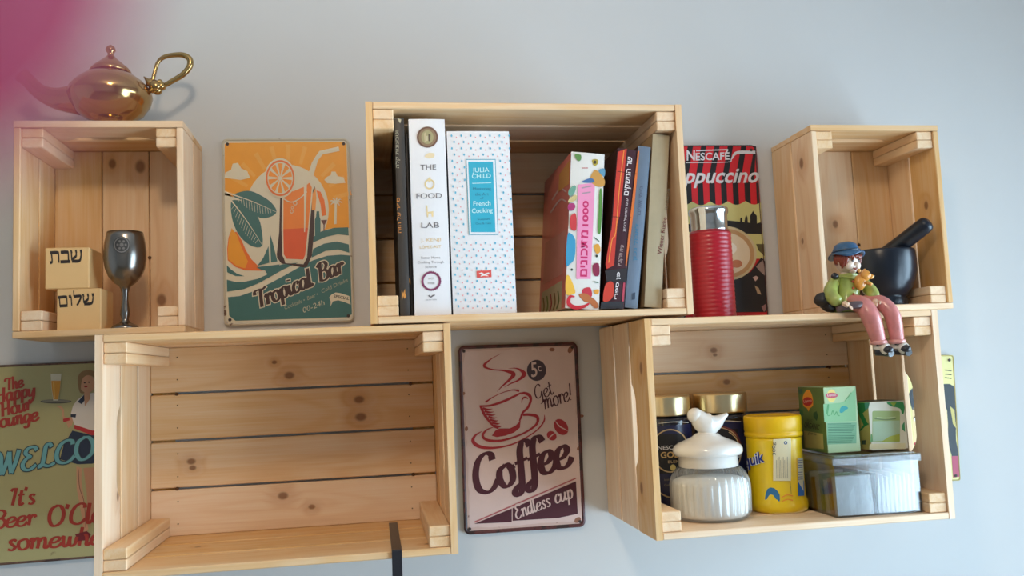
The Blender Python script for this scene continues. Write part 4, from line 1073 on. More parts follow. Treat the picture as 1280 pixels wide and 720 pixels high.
# ------------------------------------------------------------------ mortar and pestle in the right-end crate
STN = pm((20, 27, 40), rough=.30, name='dark_stone', var=.35, scale=35, bump=.06)
c = Vector((1.3150, -.082, ZE + .0003))
t = thing('mortar', 'dark blue black stone mortar inside the right end crate', 'mortar', c)
obj('bowl', lathe(bmesh.new(), [(.0350, .0), (.0362, .003), (.0352, .013), (.0335, .0165), (.0360, .019), (.0440, .030), (.0500, .044), (.0534, .060), (.0542, .078), (.0532, .092), (.0524, .0955), (.0495, .0965), (.0470, .094), (.0480, .080), (.0450, .056), (.0330, .036), (.012, .028), (.001, .027)], c, 56, cap=False), STN, t)
bm = bmesh.new(); lathe(bm, [(.0005, 0), (.035, 0)], c, 40, cap=False); obj('foot', bm, STN, t)
pa, pb = Vector((1.2970, -.058, ZE + .064)), J(1162, 277, -.150)
dv = (pb - pa); ln = dv.length; dv.normalize()
t2 = thing('pestle', 'dark stone pestle leaning out of the mortar bowl', 'pestle', pa)
bm = bmesh.new(); tube(bm, [pa, pa + dv * .004, pa + dv * .03, pa + dv * ln * .6, pa + dv * (ln - .012), pa + dv * (ln - .003), pa + dv * ln], [.010, .015, .0155, .0142, .0138, .0115, .0060], 24, sp=5)
obj('shaft', bm, STN, t2)

# ------------------------------------------------------------------ coffee jars, sugar, cocoa, tea
GOLDM = pm((226, 204, 160), rough=.28, metal=1.0, name='gold_lid', var=.03)
JAR = pm((26, 28, 44), rough=.12, name='dark_jar', coat=.6, var=.1)
def coffee_jar(label, cx, cy):
    c = Vector((cx, cy, ZD + .0003))
    t = thing('coffee_jar', label, 'jar', c, 'instant coffee jars')
    obj('body', lathe(bmesh.new(), [(.037, 0), (.0418, .003), (.0430, .008), (.0430, .142), (.0420, .147), (.0375, .150)], c, 48), JAR, t)
    obj('lid', lathe(bmesh.new(), [(.0415, .1505), (.0437, .1515), (.0440, .154), (.0440, .180), (.0433, .1828), (.0415, .1838)], c, 48), GOLDM, t)
    bm = bmesh.new(); lathe(bm, [(.0433, .012), (.0433, .137)], c, 48, cap=False)
    obj('label', bm, pm((34, 38, 78), rough=.3), t, label='navy label')
    return t, Cyl(cx, cy, .0435)
t, S = coffee_jar('gold lidded instant coffee jar half hidden by the crate side and sugar jar', .9172, -.056)
a = TF(815, 485, 5.145)
P = Print(S)
def arc(P, cx, cy, rx, ry, a0, a1, wd, col, lay):
    P.stroke([(cx + rx * math.cos(math.radians(k)), cy + ry * math.sin(math.radians(k))) for k in [a0 + (a1 - a0) * i / 14 for i in range(15)]], wd, col, lay, 2)
for k in range(10): P.grid(821 + k * 3.6, 542, 821 + (k + 1) * 3.6, 592, (24, 24, 30), 1, 1)
arc(P, 838, 560, 22, 23, 150, 395, 1.6, (206, 176, 130), 2); arc(P, 838, 562, 22, 28, 20, 160, 1.6, (206, 176, 130), 2)
P.text('NESCAFÉ', *a((38, 398), (205, 392)), 6.2, (222, 222, 226), 3, bold=.015); P.text('GOLD', *a((56, 450), (212, 444)), 7.4, (214, 180, 120), 3, bold=.02); P.text('BLEND', *a((104, 484), (200, 478)), 3.4, (206, 176, 130), 3)
P.stroke(a((40, 228), (140, 218), (235, 222)), 1.0, (206, 196, 180), 3); P.ellipse(*a((135, 512))[0], 3.6, 4, (206, 186, 110), 3, 14)
P.text('Instant', *a((80, 598), (140, 592)), 2.8, (140, 130, 110), 3); P.text('Coffee', *a((80, 632), (140, 626)), 2.8, (140, 130, 110), 3)
P.stroke(a((48, 672), (100, 700), (150, 705)), 1.8, (206, 176, 130), 3)
P.done(t, 'label_print')
t, S = coffee_jar('gold lidded instant coffee jar directly behind the white bird lid', 1.0153, -.056)
P = Print(S)
for k in range(12): P.grid(872 + k * 4.2, 536, 872 + (k + 1) * 4.2, 592, (24, 24, 30), 1, 1)
arc(P, 896, 560, 30, 26, 190, 380, 1.6, (206, 176, 130), 2); arc(P, 896, 566, 30, 30, 300, 400, 1.4, (206, 176, 130), 2); P.stroke([(880, 528), (902, 526), (926, 527)], 1.0, (206, 196, 180), 3)
P.stroke([(900, 532), (918, 540), (926, 556)], 2.2, (120, 60, 56), 3); P.ellipse(923, 566, 4.4, 6.4, (190, 196, 206), 3, 16, hole=.6)
P.text('NESCAFÉ', (872, 562), (924, 560), 6.2, (222, 222, 226), 3, bold=.015); P.text('GOLD', (878, 573), (918, 571), 7.4, (214, 180, 120), 3, bold=.02)
P.done(t, 'label_print')

c = Vector((.9480, -.160, ZD + .0004))
t = thing('sugar_jar', 'ribbed glass sugar jar with a white bird on its lid', 'jar', c)
CER = pm((232, 228, 222), rough=.18, coat=.6, var=.02)
R = (34, .045, .010, .066)
n = 170
outer = [(.050, .0), (.0565, .003), (.0598, .009), (.0606, .012), (.0612, .040), (.0608, .052), (.0590, .060), (.0550, .0675), (.0500, .0735), (.0470, .0765)]
bm = bmesh.new()
lathe(bm, outer, c, n, rib=R, cap=False)
bm.verts.ensure_lookup_table()
bm.faces.new([bm.verts[i] for i in range(n)][::-1])
obj('glass', bm, GLASS, t)
bm = bmesh.new(); lathe(bm, [(.001, .0035), (.050, .0035), (.0545, .0060), (.0566, .012), (.0572, .040), (.0568, .0515), (.0555, .056), (.046, .0600), (.02, .0620), (.001, .0620)], c, 136, cap=False, rib=(34, .03, .010, .052))
obj('sugar', bm, pm((248, 244, 238), rough=.9, var=.03, scale=400, bump=.2), t, kind='stuff')
obj('lid', lathe(bmesh.new(), [(.0440, .0768), (.0450, .0780), (.0446, .0925), (.0470, .0938), (.0505, .0945), (.0526, .0985), (.0528, .1035), (.0500, .1085), (.043, .1130), (.032, .1175), (.022, .1220), (.0178, .1260)], c, 56), CER, t)
bm = bmesh.new(); bz = c + Vector((0, 0, .1435))
tube(bm, [bz + Vector(p) for p in ((-.0260, 0, .013), (-.0225, 0, .0125), (-.0150, 0, .0100), (-.006, 0, .001), (.004, 0, -.004), (.016, 0, -.0015), (.027, 0, .005), (.036, 0, .0105))], [.0006, .0085, .0115, .0160, .0175, .0120, .0062, .0024], 24, sp=5)
tube(bm, [bz + Vector((0, 0, -.006)), bz + Vector((0, 0, -.013)), bz + Vector((0, 0, -.0192))], [.013, .0115, .017], 20)
blob(bm, bz + Vector((-.0165, 0, .0105)), .0120, 3)
obj('bird_knob', bm, CER, t, label='white ceramic bird')

YEL = pm((246, 206, 20), rough=.32, var=.03, coat=.3)
YE2 = pm((240, 190, 14), rough=.35, var=.03)
cx, cy = 1.0690, -.134
c = Vector((cx, cy, ZD + .0003))
t = thing('cocoa_canister', 'yellow plastic cocoa canister beside the sugar jar', 'canister', c)
K = 1.01
obj('body', lathe(bmesh.new(), [(r_ * K, z_) for r_, z_ in ((.040, 0), (.0432, .003), (.0440, .010), (.0436, .016), (.0412, .022), (.0408, .098), (.0412, .110), (.0405, .1135))], c, 64, sq=2.25), YEL, t)
obj('lid', lathe(bmesh.new(), [(r_ * K, z_) for r_, z_ in ((.0412, .1140), (.0428, .1155), (.0430, .1205), (.0416, .122), (.0428, .1235), (.0428, .1435), (.0418, .1465), (.0396, .1475), (.0386, .146), (.0100, .146))], c, 64, sq=2.25), YE2, t)
S = Cyl(cx, cy, .0437)
a = TF(925, 505, 4.8)
P = Print(S)
for k in range(6): P.grid(966.5 + k * 3.7, 549 - k * .2, 966.5 + (k + 1) * 3.7, 601, (236, 226, 188), 1, 1)
for i in range(9): P.stroke([(971 + i * 1.7, 598), (970.6 + i * 1.7, 575 - (i % 3) * 2)], .6, (150, 140, 120), 2)
P.text('300g', (969.5, 569), (968.8, 553), 3.8, (70, 70, 80), 2); P.ellipse(982, 553.5, 2.2, 2.2, (60, 90, 140), 2, 14, hole=.5)
P.done(t, 'info_panel', 'cream text panel')
P = Print(S)
for col, gr, l in (((238, 238, 244), .05, 3), ((32, 52, 140), .022, 4)): P.text('Nesquik', (908, 590), (956, 577), 14, col, l, bold=gr, shear=.12)
P.done(t, 'lettering', 'blue brand lettering')
P = Print(S)
P.poly(a((345,325),(378,322),(386,550),(350,552)), (226, 220, 190), 1); P.poly(a((347,470),(385,460),(386,550),(350,552)), (60, 120, 200), 2)
for i in range(9): P.stroke(a((349, 340 + i * 14), (376, 338 + i * 14)), .7, (60, 80, 150), 2)
P.poly(a((165,510),(205,505),(238,545),(232,600),(190,596),(150,575)), (50, 120, 170), 1, 2); P.stroke(a((250, 560), (285, 545), (318, 552)), 1.4, (240, 150, 40), 1); P.stroke(a((250, 585), (285, 572), (318, 578)), 1.4, (240, 150, 40), 1)
P.stroke(a((300, 460), (308, 540)), .6, (150, 120, 30), 1)
P.done(t, 'nutrition_panel', 'pale and blue side panel')

# clear box of tea bags
BX0, BX1, BY0, BY1, BH = 1.1110, 1.2470, -.238, -.105, .0885
t = thing('tea_box', 'clear plastic lidded box full of paper tea bags', 'box', ((BX0 + BX1) / 2, (BY0 + BY1) / 2, ZD))
bm = bmesh.new(); k = .0014
box(bm, BX0, BX1, BY0, BY0 + k, ZD, ZD + BH - .012); box(bm, BX0, BX1, BY1 - k, BY1, ZD, ZD + BH - .012); box(bm, BX0, BX0 + k, BY0 + k, BY1 - k, ZD, ZD + BH - .012); box(bm, BX1 - k, BX1, BY0 + k, BY1 - k, ZD, ZD + BH - .012); box(bm, BX0 + k, BX1 - k, BY0 + k, BY1 - k, ZD, ZD + k)
obj('tray', bm, CLEAR, t)
bm = bmesh.new()
box(bm, (BX0 + BX1) / 2 - .0006 - .004, (BX0 + BX1) / 2 + .0006 - .004, BY0 + k, BY1 - k, ZD + k, ZD + .060); obj('divider', bm, CLEAR, t)
bm = bmesh.new(); e = .003
box(bm, BX0 - e, BX1 + e, BY0 - e, BY1 + e, ZD + BH - .0035, ZD + BH - .0015, .0006); 
for q in ((BX0 - e, BX1 + e, BY0 - e, BY0 - e + k), (BX0 - e, BX1 + e, BY1 + e - k, BY1 + e), (BX0 - e, BX0 - e + k, BY0 - e + k, BY1 + e - k), (BX1 + e - k, BX1 + e, BY0 - e + k, BY1 + e - k)): box(bm, *q, ZD + BH - .013, ZD + BH - .0036)
for q in ((BX0 + .004, BX1 - .004, BY0 + .004, BY0 + .0055), (BX0 + .004, BX0 + .0055, BY0 + .004, BY1 - .004), (BX1 - .0055, BX1 - .004, BY0 + .004, BY1 - .004)): box(bm, *q, ZD + BH - .0015, ZD + BH)
obj('lid', bm, CLEAR, t)
rnd = random.Random(11)
ORD = ('first', 'second', 'third', 'fourth', 'fifth', 'sixth', 'seventh', 'eighth', 'ninth')
TEA = [pm(c_, rough=.5, var=.12, scale=70, bump=.3) for c_ in ((222, 232, 240), (232, 236, 242), (206, 218, 226), (226, 224, 214), (196, 120, 70), (120, 150, 90))]
def sachet(x0, x1, y, m, tilt, h, label, grp):
    bm = bmesh.new(); nx = 6
    vs = []
    for s in (0, 1):
        for i in range(nx + 1):
            for j in range(5):
                xx = x0 + (x1 - x0) * i / nx; zz = h * j / 4
                vs.append(bm.verts.new((xx, y + tilt * zz + (.0085 if s else 0) + rnd.uniform(-.0008, .0008) + .0030 * (s - .5) * math.sin(math.pi * i / nx), ZD + .0022 + zz)))
    I = lambda s, i, j: vs[s * (nx + 1) * 5 + i * 5 + j]
    for i in range(nx):
        for j in range(4):
            bm.faces.new((I(0, i, j), I(0, i + 1, j), I(0, i + 1, j + 1), I(0, i, j + 1))); bm.faces.new((I(1, i, j), I(1, i, j + 1), I(1, i + 1, j + 1), I(1, i + 1, j)))
    for i in range(nx): bm.faces.new((I(0, i, 4), I(0, i + 1, 4), I(1, i + 1, 4), I(1, i, 4))); bm.faces.new((I(0, i, 0), I(1, i, 0), I(1, i + 1, 0), I(0, i + 1, 0)))
    for j in range(4): bm.faces.new((I(0, 0, j), I(0, 0, j + 1), I(1, 0, j + 1), I(1, 0, j))); bm.faces.new((I(0, nx, j), I(1, nx, j), I(1, nx, j + 1), I(0, nx, j + 1)))
    o = obj('tea_bag', bm, m, None)
    return prop(o, label, 'tea bag', grp)
xm = (BX0 + BX1) / 2 - .004
for i in range(9):
    y = BY0 + .0045 + i * .0128
    sachet(BX0 + .0035, xm - .003, y, TEA[(0, 4, 3, 5, 0, 4, 3, 0, 1)[i]], .05, .056 - .004 * (i % 3), ORD[i] + ' paper tea bag from the front in the left half of the clear box', 'tea bags in the left compartment')
for i in range(9):
    x = xm + .0048 + i * .0070
    bm = bmesh.new(); h = .060 - .003 * ((i * 7) % 3)
    poly = [(x, ZD + .0022), (x + .0030, ZD + .0022), (x + .0046, ZD + h * .5), (x + .0036, ZD + h), (x + .0024, ZD + h), (x - .0004, ZD + h * .5)]
    prism(bm, poly, BY0 + .004, BY0 + .062, 'y')
    prop(obj('tea_bag', bm, TEA[1] if i % 3 else TEA[0], None), ORD[i] + ' white tea bag from the left in the right half of the clear box', 'tea bag', 'tea bags in the right compartment')

ZT = ZD + BH + .0002
LG, DG = pm((178, 206, 160), rough=.4, var=.04), pm((92, 116, 62), rough=.4, var=.25, scale=50)
def carton(label, x0, x1, y0, y1, h, front, side, top):
    t = thing('tea_carton', label, 'carton', ((x0 + x1) / 2, (y0 + y1) / 2, ZT), 'green tea cartons on the clear box')
    bm = BOX(x0, x1, y0, y1, ZT, ZT + h, .0006)
    for f in bm.faces:
        n_ = f.normal if f.normal.length else None
        f.normal_update(); n_ = f.normal
        f.material_index = 0 if n_.y < -.7 else 1 if n_.x < -.7 else 2
    obj('carton_body', bm, [front, side, top], t)
    return t, YP(y0), Plane((x0, 0, 0), (-1, 0, 0))
t, S, L_ = carton('tall green tea carton with a dark leafy side, on the clear box', 1.1297, 1.1840, -.190, -.108, .1000, LG, DG, LG)
a = TF(985, 475, 7.58)
P = Print(S)
P.ellipse(*a((412, 150))[0], 5.6, 8.2, (240, 220, 130), 1, 24); P.ellipse(*a((414, 146))[0], 7.6, 3.4, (206, 90, 110), 2, 24); P.text('Lipton', *a((375, 154), (455, 152)), 2.7, (240, 236, 230), 3)
P.poly(a((500,215),(560,190),(600,120),(640,75),(645,390),(345,400),(335,228)), (140, 196, 146), 1)
P.poly(a((490,280),(510,250),(550,248),(570,268),(545,285),(515,310),(492,308)), (52, 160, 160), 2, 2)
P.stroke(a((365, 320), (378, 240), (385, 245), (375, 330), (400, 335)), 1.0, (90, 166, 106), 2); P.stroke(a((410, 330), (425, 290), (440, 330), (460, 300), (470, 330), (490, 340)), 1.0, (90, 166, 106), 2); P.stroke(a((540, 200), (580, 150), (600, 120)), 1.2, (110, 176, 116), 2)
P.poly(a((368,405),(650,402),(648,600),(372,612)), (124, 180, 142), 1)
for i in range(12): P.stroke(a((380, 418 + i * 16), (600 + (i * 37) % 45, 415 + i * 16)), .8, (72, 130, 96), 2)
P.done(t, 'front_print', 'pale green text panel')
P = Print(L_)
P.poly(a((140,160),(165,110),(190,92),(212,108),(232,160),(238,240),(205,270),(195,300),(180,268),(145,245)), (226, 150, 50), 1, 2); P.ellipse(*a((186, 204))[0], 6.2, 5.6, (176, 36, 44), 2, 20); P.text('Lipton', *a((150, 216), (224, 204)), 3.2, (236, 200, 190), 3)
P.poly(a((105,270),(140,290),(150,330),(115,340)), (60, 110, 70), 1); P.poly(a((240,310),(270,295),(285,340),(272,388),(240,350)), (44, 84, 54), 1); P.poly(a((100,100),(125,80),(140,120),(110,140)), (60, 100, 90), 1)
P.text('PURE', *a((180, 392), (228, 398)), 3, (60, 62, 40), 2); P.text('ORGANIC', *a((150, 448), (292, 474)), 7.0, (56, 56, 40), 2, bold=.02); P.text('green tea', *a((190, 512), (268, 526)), 2.8, (60, 62, 40), 2)
P.poly(a((150,480),(330,510),(340,655),(160,640)), (170, 160, 96), 1)
P.done(t, 'side_print', 'dark leafy side')
t, S, L_ = carton('small white and green tea carton with a window print, on the clear box', 1.2023, 1.2640, -.190, -.130, .0742, pm((228, 230, 214), rough=.4, var=.03), pm((196, 180, 104), rough=.4, var=.1), pm((40, 60, 44), rough=.4))
a = TF(1065, 490, 9)
P = Print(S)
P.poly(rounded(1065 + 228 / 9, 1065 + 540 / 9, 490 + 212 / 9, 490 + 565 / 9, 2.2), (164, 190, 126), 1); P.poly(a((235,330),(535,320),(540,470),(400,545),(235,555)), (176, 206, 176), 2); P.poly(a((330,560),(420,500),(535,470),(540,555)), (170, 184, 76), 3)
P.stroke(a((255, 300), (380, 312), (495, 300)), 1.3, (120, 150, 100), 3); P.stroke(a((280, 285), (380, 292), (490, 280)), .7, (206, 220, 180), 3)
P.poly(a((388,112),(440,160),(490,170),(545,190),(560,240),(582,240),(578,118)), (60, 160, 96), 1, 2); P.poly(a((430,120),(500,118),(470,165)), (160, 190, 80), 2); P.poly(a((590,330),(565,370),(565,420),(598,450)), (70, 160, 110), 1); P.poly(a((200,585),(600,575),(602,640),(195,645)), (232, 226, 186), 1)
P.poly(a((205,570),(235,555),(225,470),(212,480)), (110, 170, 110), 2)
P.done(t, 'front_print', 'pale window print')
P = Print(L_)
P.poly(a((66,120),(175,118),(165,200),(120,240),(175,350),(195,360),(150,385),(95,440),(85,430),(130,370),(75,250)), (40, 130, 70), 1); P.poly(a((140,120),(200,118),(185,180),(150,210)), (90, 170, 150), 2); P.poly(a((108,545),(155,540),(152,592),(115,590)), (60, 80, 74), 1)
P.done(t, 'side_print', 'green leaves')

# ------------------------------------------------------------------ bracket on the empty crate
BK = pm((34, 34, 40), rough=.35, name='black_metal', var=.1)
x0, x1 = .4635, .4768
t = thing('over_edge_hook', 'flat black metal hook hung over the front edge of the empty crate', 'hook', (.470, -.255, ZC))
bm = bmesh.new()
poly = [(-.0345, ZC + .0002), (-.0345, ZC + .0022), (-.2555, ZC + .0022), (-.2572, ZC + .0006), (-.2572, ZC - .040), (-.2550, ZC - .040), (-.2550, ZC + .0002)]
prism(bm, [(y, z) for y, z in poly], x0, x1, 'x')
obj('strap', bm, BK, t)
bm = bmesh.new(); tube(bm, [Vector((.4705, -.2560, ZC - .038)), Vector((.4705, -.2560, ZC - .052)), Vector((.4705, -.262, ZC - .062)), Vector((.4705, -.274, ZC - .062)), Vector((.4705, -.280, ZC - .052))], .0042, 12)
obj('hook_end', bm, BK, t)

# ------------------------------------------------------------------ figures grown from a skeleton
def skin(joints, edges, root=0, sub=2, branch=.5):
    """joints: [(Vector, radius or (rx, ry))]; returns a bmesh of the smooth skin"""
    me = bpy.data.meshes.new('skeleton')
    me.from_pydata([tuple(j[0]) for j in joints], edges, [])
    o = bpy.data.objects.new('skeleton', me); COL.objects.link(o)
    md = o.modifiers.new('skin', 'SKIN'); md.use_smooth_shade = True; md.branch_smoothing = branch
    if not me.skin_vertices: me.attributes.new  # layer is made with the modifier
    for i, j in enumerate(joints):
        r = j[1]; me.skin_vertices[0].data[i].radius = (r, r) if isinstance(r, (int, float)) else r
        me.skin_vertices[0].data[i].use_root = i == root
    s = o.modifiers.new('sub', 'SUBSURF'); s.levels = sub; s.render_levels = sub
    dg = bpy.context.evaluated_depsgraph_get()
    ev = o.evaluated_get(dg); m2 = ev.to_mesh()
    bm = bmesh.new(); bm.from_mesh(m2); ev.to_mesh_clear()
    bpy.data.objects.remove(o); bpy.data.meshes.remove(me)
    smooth(bm)
    return bm
GLAZE = dict(rough=.3, coat=.4)
GRN = pm((166, 176, 92), var=.5, scale=70, **GLAZE); PNKT = pm((206, 128, 124), var=.34, scale=75, **GLAZE); FLESH = pm((232, 196, 168), var=.06, scale=80, **GLAZE)
HATB = pm((44, 88, 126), var=.35, scale=70, **GLAZE); HAIR = pm((140, 58, 36), var=.25, scale=120, **GLAZE); ORG = pm((222, 150, 62), var=.25, scale=90, **GLAZE)
DRK = pm((34, 32, 38), var=.2, **GLAZE); SHW = pm((222, 214, 202), var=.06, **GLAZE)
YF = -.232
t = thing('figurine', 'ceramic figurine of a seated child in blue hat and pink trousers, legs over the edge', 'figurine', J(1058, 391, YF) * 1.0)
t.location.z = TOPD
Zs = TOPD
def Q(u, v, y): return J(u, v, y)
# trousers: hips on the crate top, knees past its edge, shins hanging down
hip = Q(1062, 379, YF)
jt = [(hip, .0125), (Q(1058, 379, -.240), .0145), (Q(1078, 378, -.262), .0150), (Q(1087, 392, -.2745), .0152), (Q(1094, 411, -.2765), .0130), (Q(1097, 423, -.2760), .0112), (Q(1099, 429, -.2755), .0120),
      (Q(1074, 379, -.240), .0115), (Q(1102, 377, -.262), .0140), (Q(1116, 391, -.2745), .0134), (Q(1119, 410, -.2765), .0118), (Q(1121, 422, -.2760), .0104), (Q(1122, 428, -.2755), .0112)]
bm = skin(jt, [(0, 1), (1, 2), (2, 3), (3, 4), (4, 5), (5, 6), (0, 7), (7, 8), (8, 9), (9, 10), (10, 11), (11, 12)], 0)
obj('trousers', bm, PNKT, t)
for pts in (((1103, 430), (1100, 434), (1112, 437)), ((1122, 429), (1123, 433), (1134, 436))):
    a_, b_, c_ = [Q(*p, y) for p, y in zip(pts, (-.274, -.276, -.292))]
    bm = bmesh.new(); tube(bm, [a_ + Vector((0, 0, .001)), b_ + Vector((0, .004, 0)), b_ + Vector((.004, -.004, -.001)), c_ + Vector((-.002, .004, 0)), c_], [.0070, .0085, .0082, .0078, .003], 16)
    sh = obj('shoe', bm, SHW, t)
    bm = bmesh.new(); blob(bm, c_ + Vector((-.001, .0035, .0)), (.0082, .0090, .0060), 3); obj('toe_cap', bm, DRK, sh)
    bm = bmesh.new(); tube(bm, [b_ + Vector((-.006, .004, -.0068)), b_ + Vector((.004, -.006, -.0072)), c_ + Vector((.001, -.002, -.0058))], [.005, .0062, .005], 12, flat=1.0); obj('sole', bm, DRK, sh)
    bm = bmesh.new(); tube(bm, [b_ + Vector((-.0075, -.003, .003)), b_ + Vector((.001, -.0085, .0068)), b_ + Vector((.0095, -.004, .003))], .0013, 8); obj('shoe_strap', bm, DRK, sh)
for u, v in ((1098.5, 428), (1121.5, 427)):
    bm = bmesh.new(); lathe(bm, [(.0088, -.0035), (.0118, -.003), (.0122, .0005), (.0112, .0030), (.0085, .0034)], Q(u, v, -.2757), 28, rib=(6, .07, -1, 1)); obj('trouser_cuff', bm, pm((222, 154, 148), var=.15, scale=75, **GLAZE), t)
# coat: trunk and sleeves in one skin, a flared hem below
nk, ch, wa, hm = Q(1060, 345, YF), Q(1057, 356, YF), Q(1056, 368, YF), Q(1057, 377, YF)
jt = [(wa, (.0235, .0190)), (ch, (.0205, .0165)), (nk, .0085), (hm, (.0225, .0190)),
      (Q(1044, 351, YF), .0115), (Q(1036, 364, YF - .006), .0125), (Q(1042, 375, YF - .022), .0115), (Q(1052, 378, YF - .032), .0082),
      (Q(1073, 350, YF), .0110), (Q(1086, 360, YF - .008), .0115), (Q(1092, 370, YF - .022), .0108), (Q(1094, 375, YF - .028), .0080)]
bm = skin(jt, [(0, 1), (1, 2), (0, 3), (1, 4), (4, 5), (5, 6), (6, 7), (1, 8), (8, 9), (9, 10), (10, 11)], 0)
co = obj('coat', bm, GRN, t)
bm = bmesh.new(); lathe(bm, [(.0240, 0), (.0250, .003), (.0225, .010), (.0200, .018)], (hm.x, hm.y, TOPD + .0004), 40, rib=(7, .14, -1, .02)); obj('coat_hem', bm, pm((120, 136, 66), var=.35, scale=90, **GLAZE), co)
bm = bmesh.new(); lathe(bm, [(.0080, -.003), (.0145, -.001), (.0130, .003), (.0085, .004)], nk, 28, rib=(5, .12, -1, 1)); obj('collar', bm, pm((172, 182, 96), var=.2, **GLAZE), co)
bm = bmesh.new()
for i in range(4): blob(bm, Q(1066 + i * .6, 352 + i * 8, YF - .0195 - .001 * i), .0022, 2)
obj('buttons', bm, pm((176, 70, 40), **GLAZE), co)
bm = bmesh.new(); q = Q(1042, 349, YF - .004); blob(bm, q + Vector((-.001, -.006, .004)), (.0062, .005, .0048), 2, noise=.1); obj('shoulder_patch', bm, DRK, co)
# hands: palm, four fingers and a thumb
def hand(parent, w, tip, side, s, mat):
    d = (tip - w).normalized(); up = Vector((0, 0, 1)); lat = d.cross(up).normalized(); nn = lat.cross(d)
    jt = [(w, .0042 * s), (w + d * .005 * s, (.0052 * s, .0036 * s))]; ed = [(0, 1)]
    bm = skin([(w - d * .002 * s, .0040 * s), (w + d * .003 * s, .0050 * s), (w + d * .007 * s, .0050 * s), (w + d * .0095 * s, .0040 * s)], [(0, 1), (1, 2), (2, 3)], 0)
    for i, L_ in enumerate((.0075, .0088, .0082, .0062)):
        b_ = w + d * .0085 * s + lat * ((i - 1.5) * .0026 * s)
        tube(bm, [b_, b_ + (d * .55 - nn * .12) * L_ * s, b_ + (d * .9 - nn * .5) * L_ * s], [.0015 * s, .0014 * s, .0009 * s], 8)
    b_ = w + d * .003 * s + lat * side * .004 * s
    tube(bm, [b_, b_ + (d * .5 + lat * side * .5) * .007 * s, b_ + (d * .95 + lat * side * .45 - nn * .2) * .008 * s], [.0019 * s, .0017 * s, .0010 * s], 8)
    return obj('hand', bm, mat, parent)
hand(t, Q(1054, 379, YF - .036), Q(1064, 383, YF - .044), 1, .95, FLESH)
hand(t, Q(1095, 376, YF - .032), Q(1090, 384, YF - .046), -1, .95, FLESH)
# head
hd = Q(1058.5, 326, YF - .003)
fw = Vector((.34, -.90, -.26)).normalized(); sd = fw.cross(Vector((0, 0, 1))).normalized(); upv = sd.cross(fw)
RH_ = Matrix((sd, -fw, upv)).transposed()
def grow(bm, k=1.14):
    bmesh.ops.transform(bm, matrix=Matrix.Translation(hd) @ Matrix.Scale(k, 4) @ Matrix.Translation(-hd), verts=bm.verts)
    return bm
bm = bmesh.new(); blob(bm, hd, (.0148, .0150, .0172), 4, rot=RH_)
for s in (-1, 1): blob(bm, hd + sd * s * .0070 + fw * .0098 - upv * .0050, .0062, 3)      # cheeks
blob(bm, hd + fw * .0112 - upv * .0110, (.0056, .0048, .0048), 3, rot=RH_)                 # chin
blob(bm, hd + fw * .0158 - upv * .0020, (.0024, .0030, .0026), 2, rot=RH_)                 # nose
for s in (-1, 1): blob(bm, hd + sd * s * .0146 - upv * .001, (.002, .0036, .0046), 2, rot=RH_)
tube(bm, [hd - upv * .012, nk - Vector((0, 0, .004))], [.0072, .0076], 16)
he = obj('head', grow(bm), pm((238, 216, 198), var=.05, scale=80, **GLAZE), t)
for s in (-1, 1):
    bm = bmesh.new(); blob(bm, hd + sd * s * .0056 + fw * .01395 + upv * .0022, (.0024, .0013, .0016), 2, rot=RH_); obj('eye', grow(bm), pm((60, 48, 44), **GLAZE), he)
    bm = bmesh.new(); p0 = hd + sd * s * .0056 + fw * .0137 + upv * .0062; tube(bm, [p0 - sd * .003, p0 + upv * .0009, p0 + sd * .003], .0006, 6); obj('eyebrow', grow(bm), HAIR, he)
bm = bmesh.new(); p0 = hd + fw * .0158 - upv * .0086; tube(bm, [p0 - sd * .0034 + upv * .0012 - fw * .001, p0 - upv * .0003, p0 + sd * .0034 + upv * .0012 - fw * .001], [.0006, .0012, .0006], 8); obj('mouth', grow(bm), pm((150, 60, 56), **GLAZE), he)
bm = bmesh.new(); rnd = random.Random(5)
for i in range(26):
    k = i / 25; an = math.radians(-118 + 236 * k)
    dirv = (sd * math.sin(an) + fw * math.cos(an)).normalized()
    tp = hd + dirv * .0142 + upv * .0098
    ln_ = .0030 + (.0150 * (.8 + .4 * rnd.random()) if abs(an) > .75 else .004 * rnd.random())
    tube(bm, [tp, tp + dirv * .0022 - upv * ln_ * .5, tp + dirv * .0008 - upv * ln_ + sd * rnd.uniform(-.002, .002)], [.0020, .0022, .0006], 8)
obj('hair', grow(bm), HAIR, he)
# soft bucket hat: crown, folded brim
bm = bmesh.new(); hu = (upv - fw * .34).normalized(); hf = (fw + upv * .34).normalized(); hc = hd + upv * .0100 - fw * .0030
n = 36; rings = []
for r, z, wv in ((.0005, .0150, 0), (.0080, .0142, 0), (.0140, .0105, .0004), (.0165, .0050, .0004), (.0172, .0010, 0), (.0205, -.0015, .0012), (.0235, -.0040, .0026), (.0215, -.0050, .0026), (.0170, -.0008, 0)):
    rings.append([bm.verts.new(hc + sd * (r * math.cos(2 * math.pi * i / n)) - hf * (r * math.sin(2 * math.pi * i / n)) + hu * (z + wv * math.sin(3 * 2 * math.pi * i / n + 1))) for i in range(n)])
for A_, B_ in zip(rings, rings[1:]):
    for i in range(n): bm.faces.new((A_[i], A_[(i + 1) % n], B_[(i + 1) % n], B_[i])).smooth = True
ht = obj('hat', grow(bm), HATB, he)
bm = bmesh.new(); tube(bm, [hc + (sd * math.cos(a_) - hf * math.sin(a_)) * .0172 + hu * .0022 for a_ in [2 * math.pi * i / 18 for i in range(18)]], .0013, 8, closed=True, sp=2); obj('hat_band', grow(bm), pm((40, 62, 84), **GLAZE), ht)
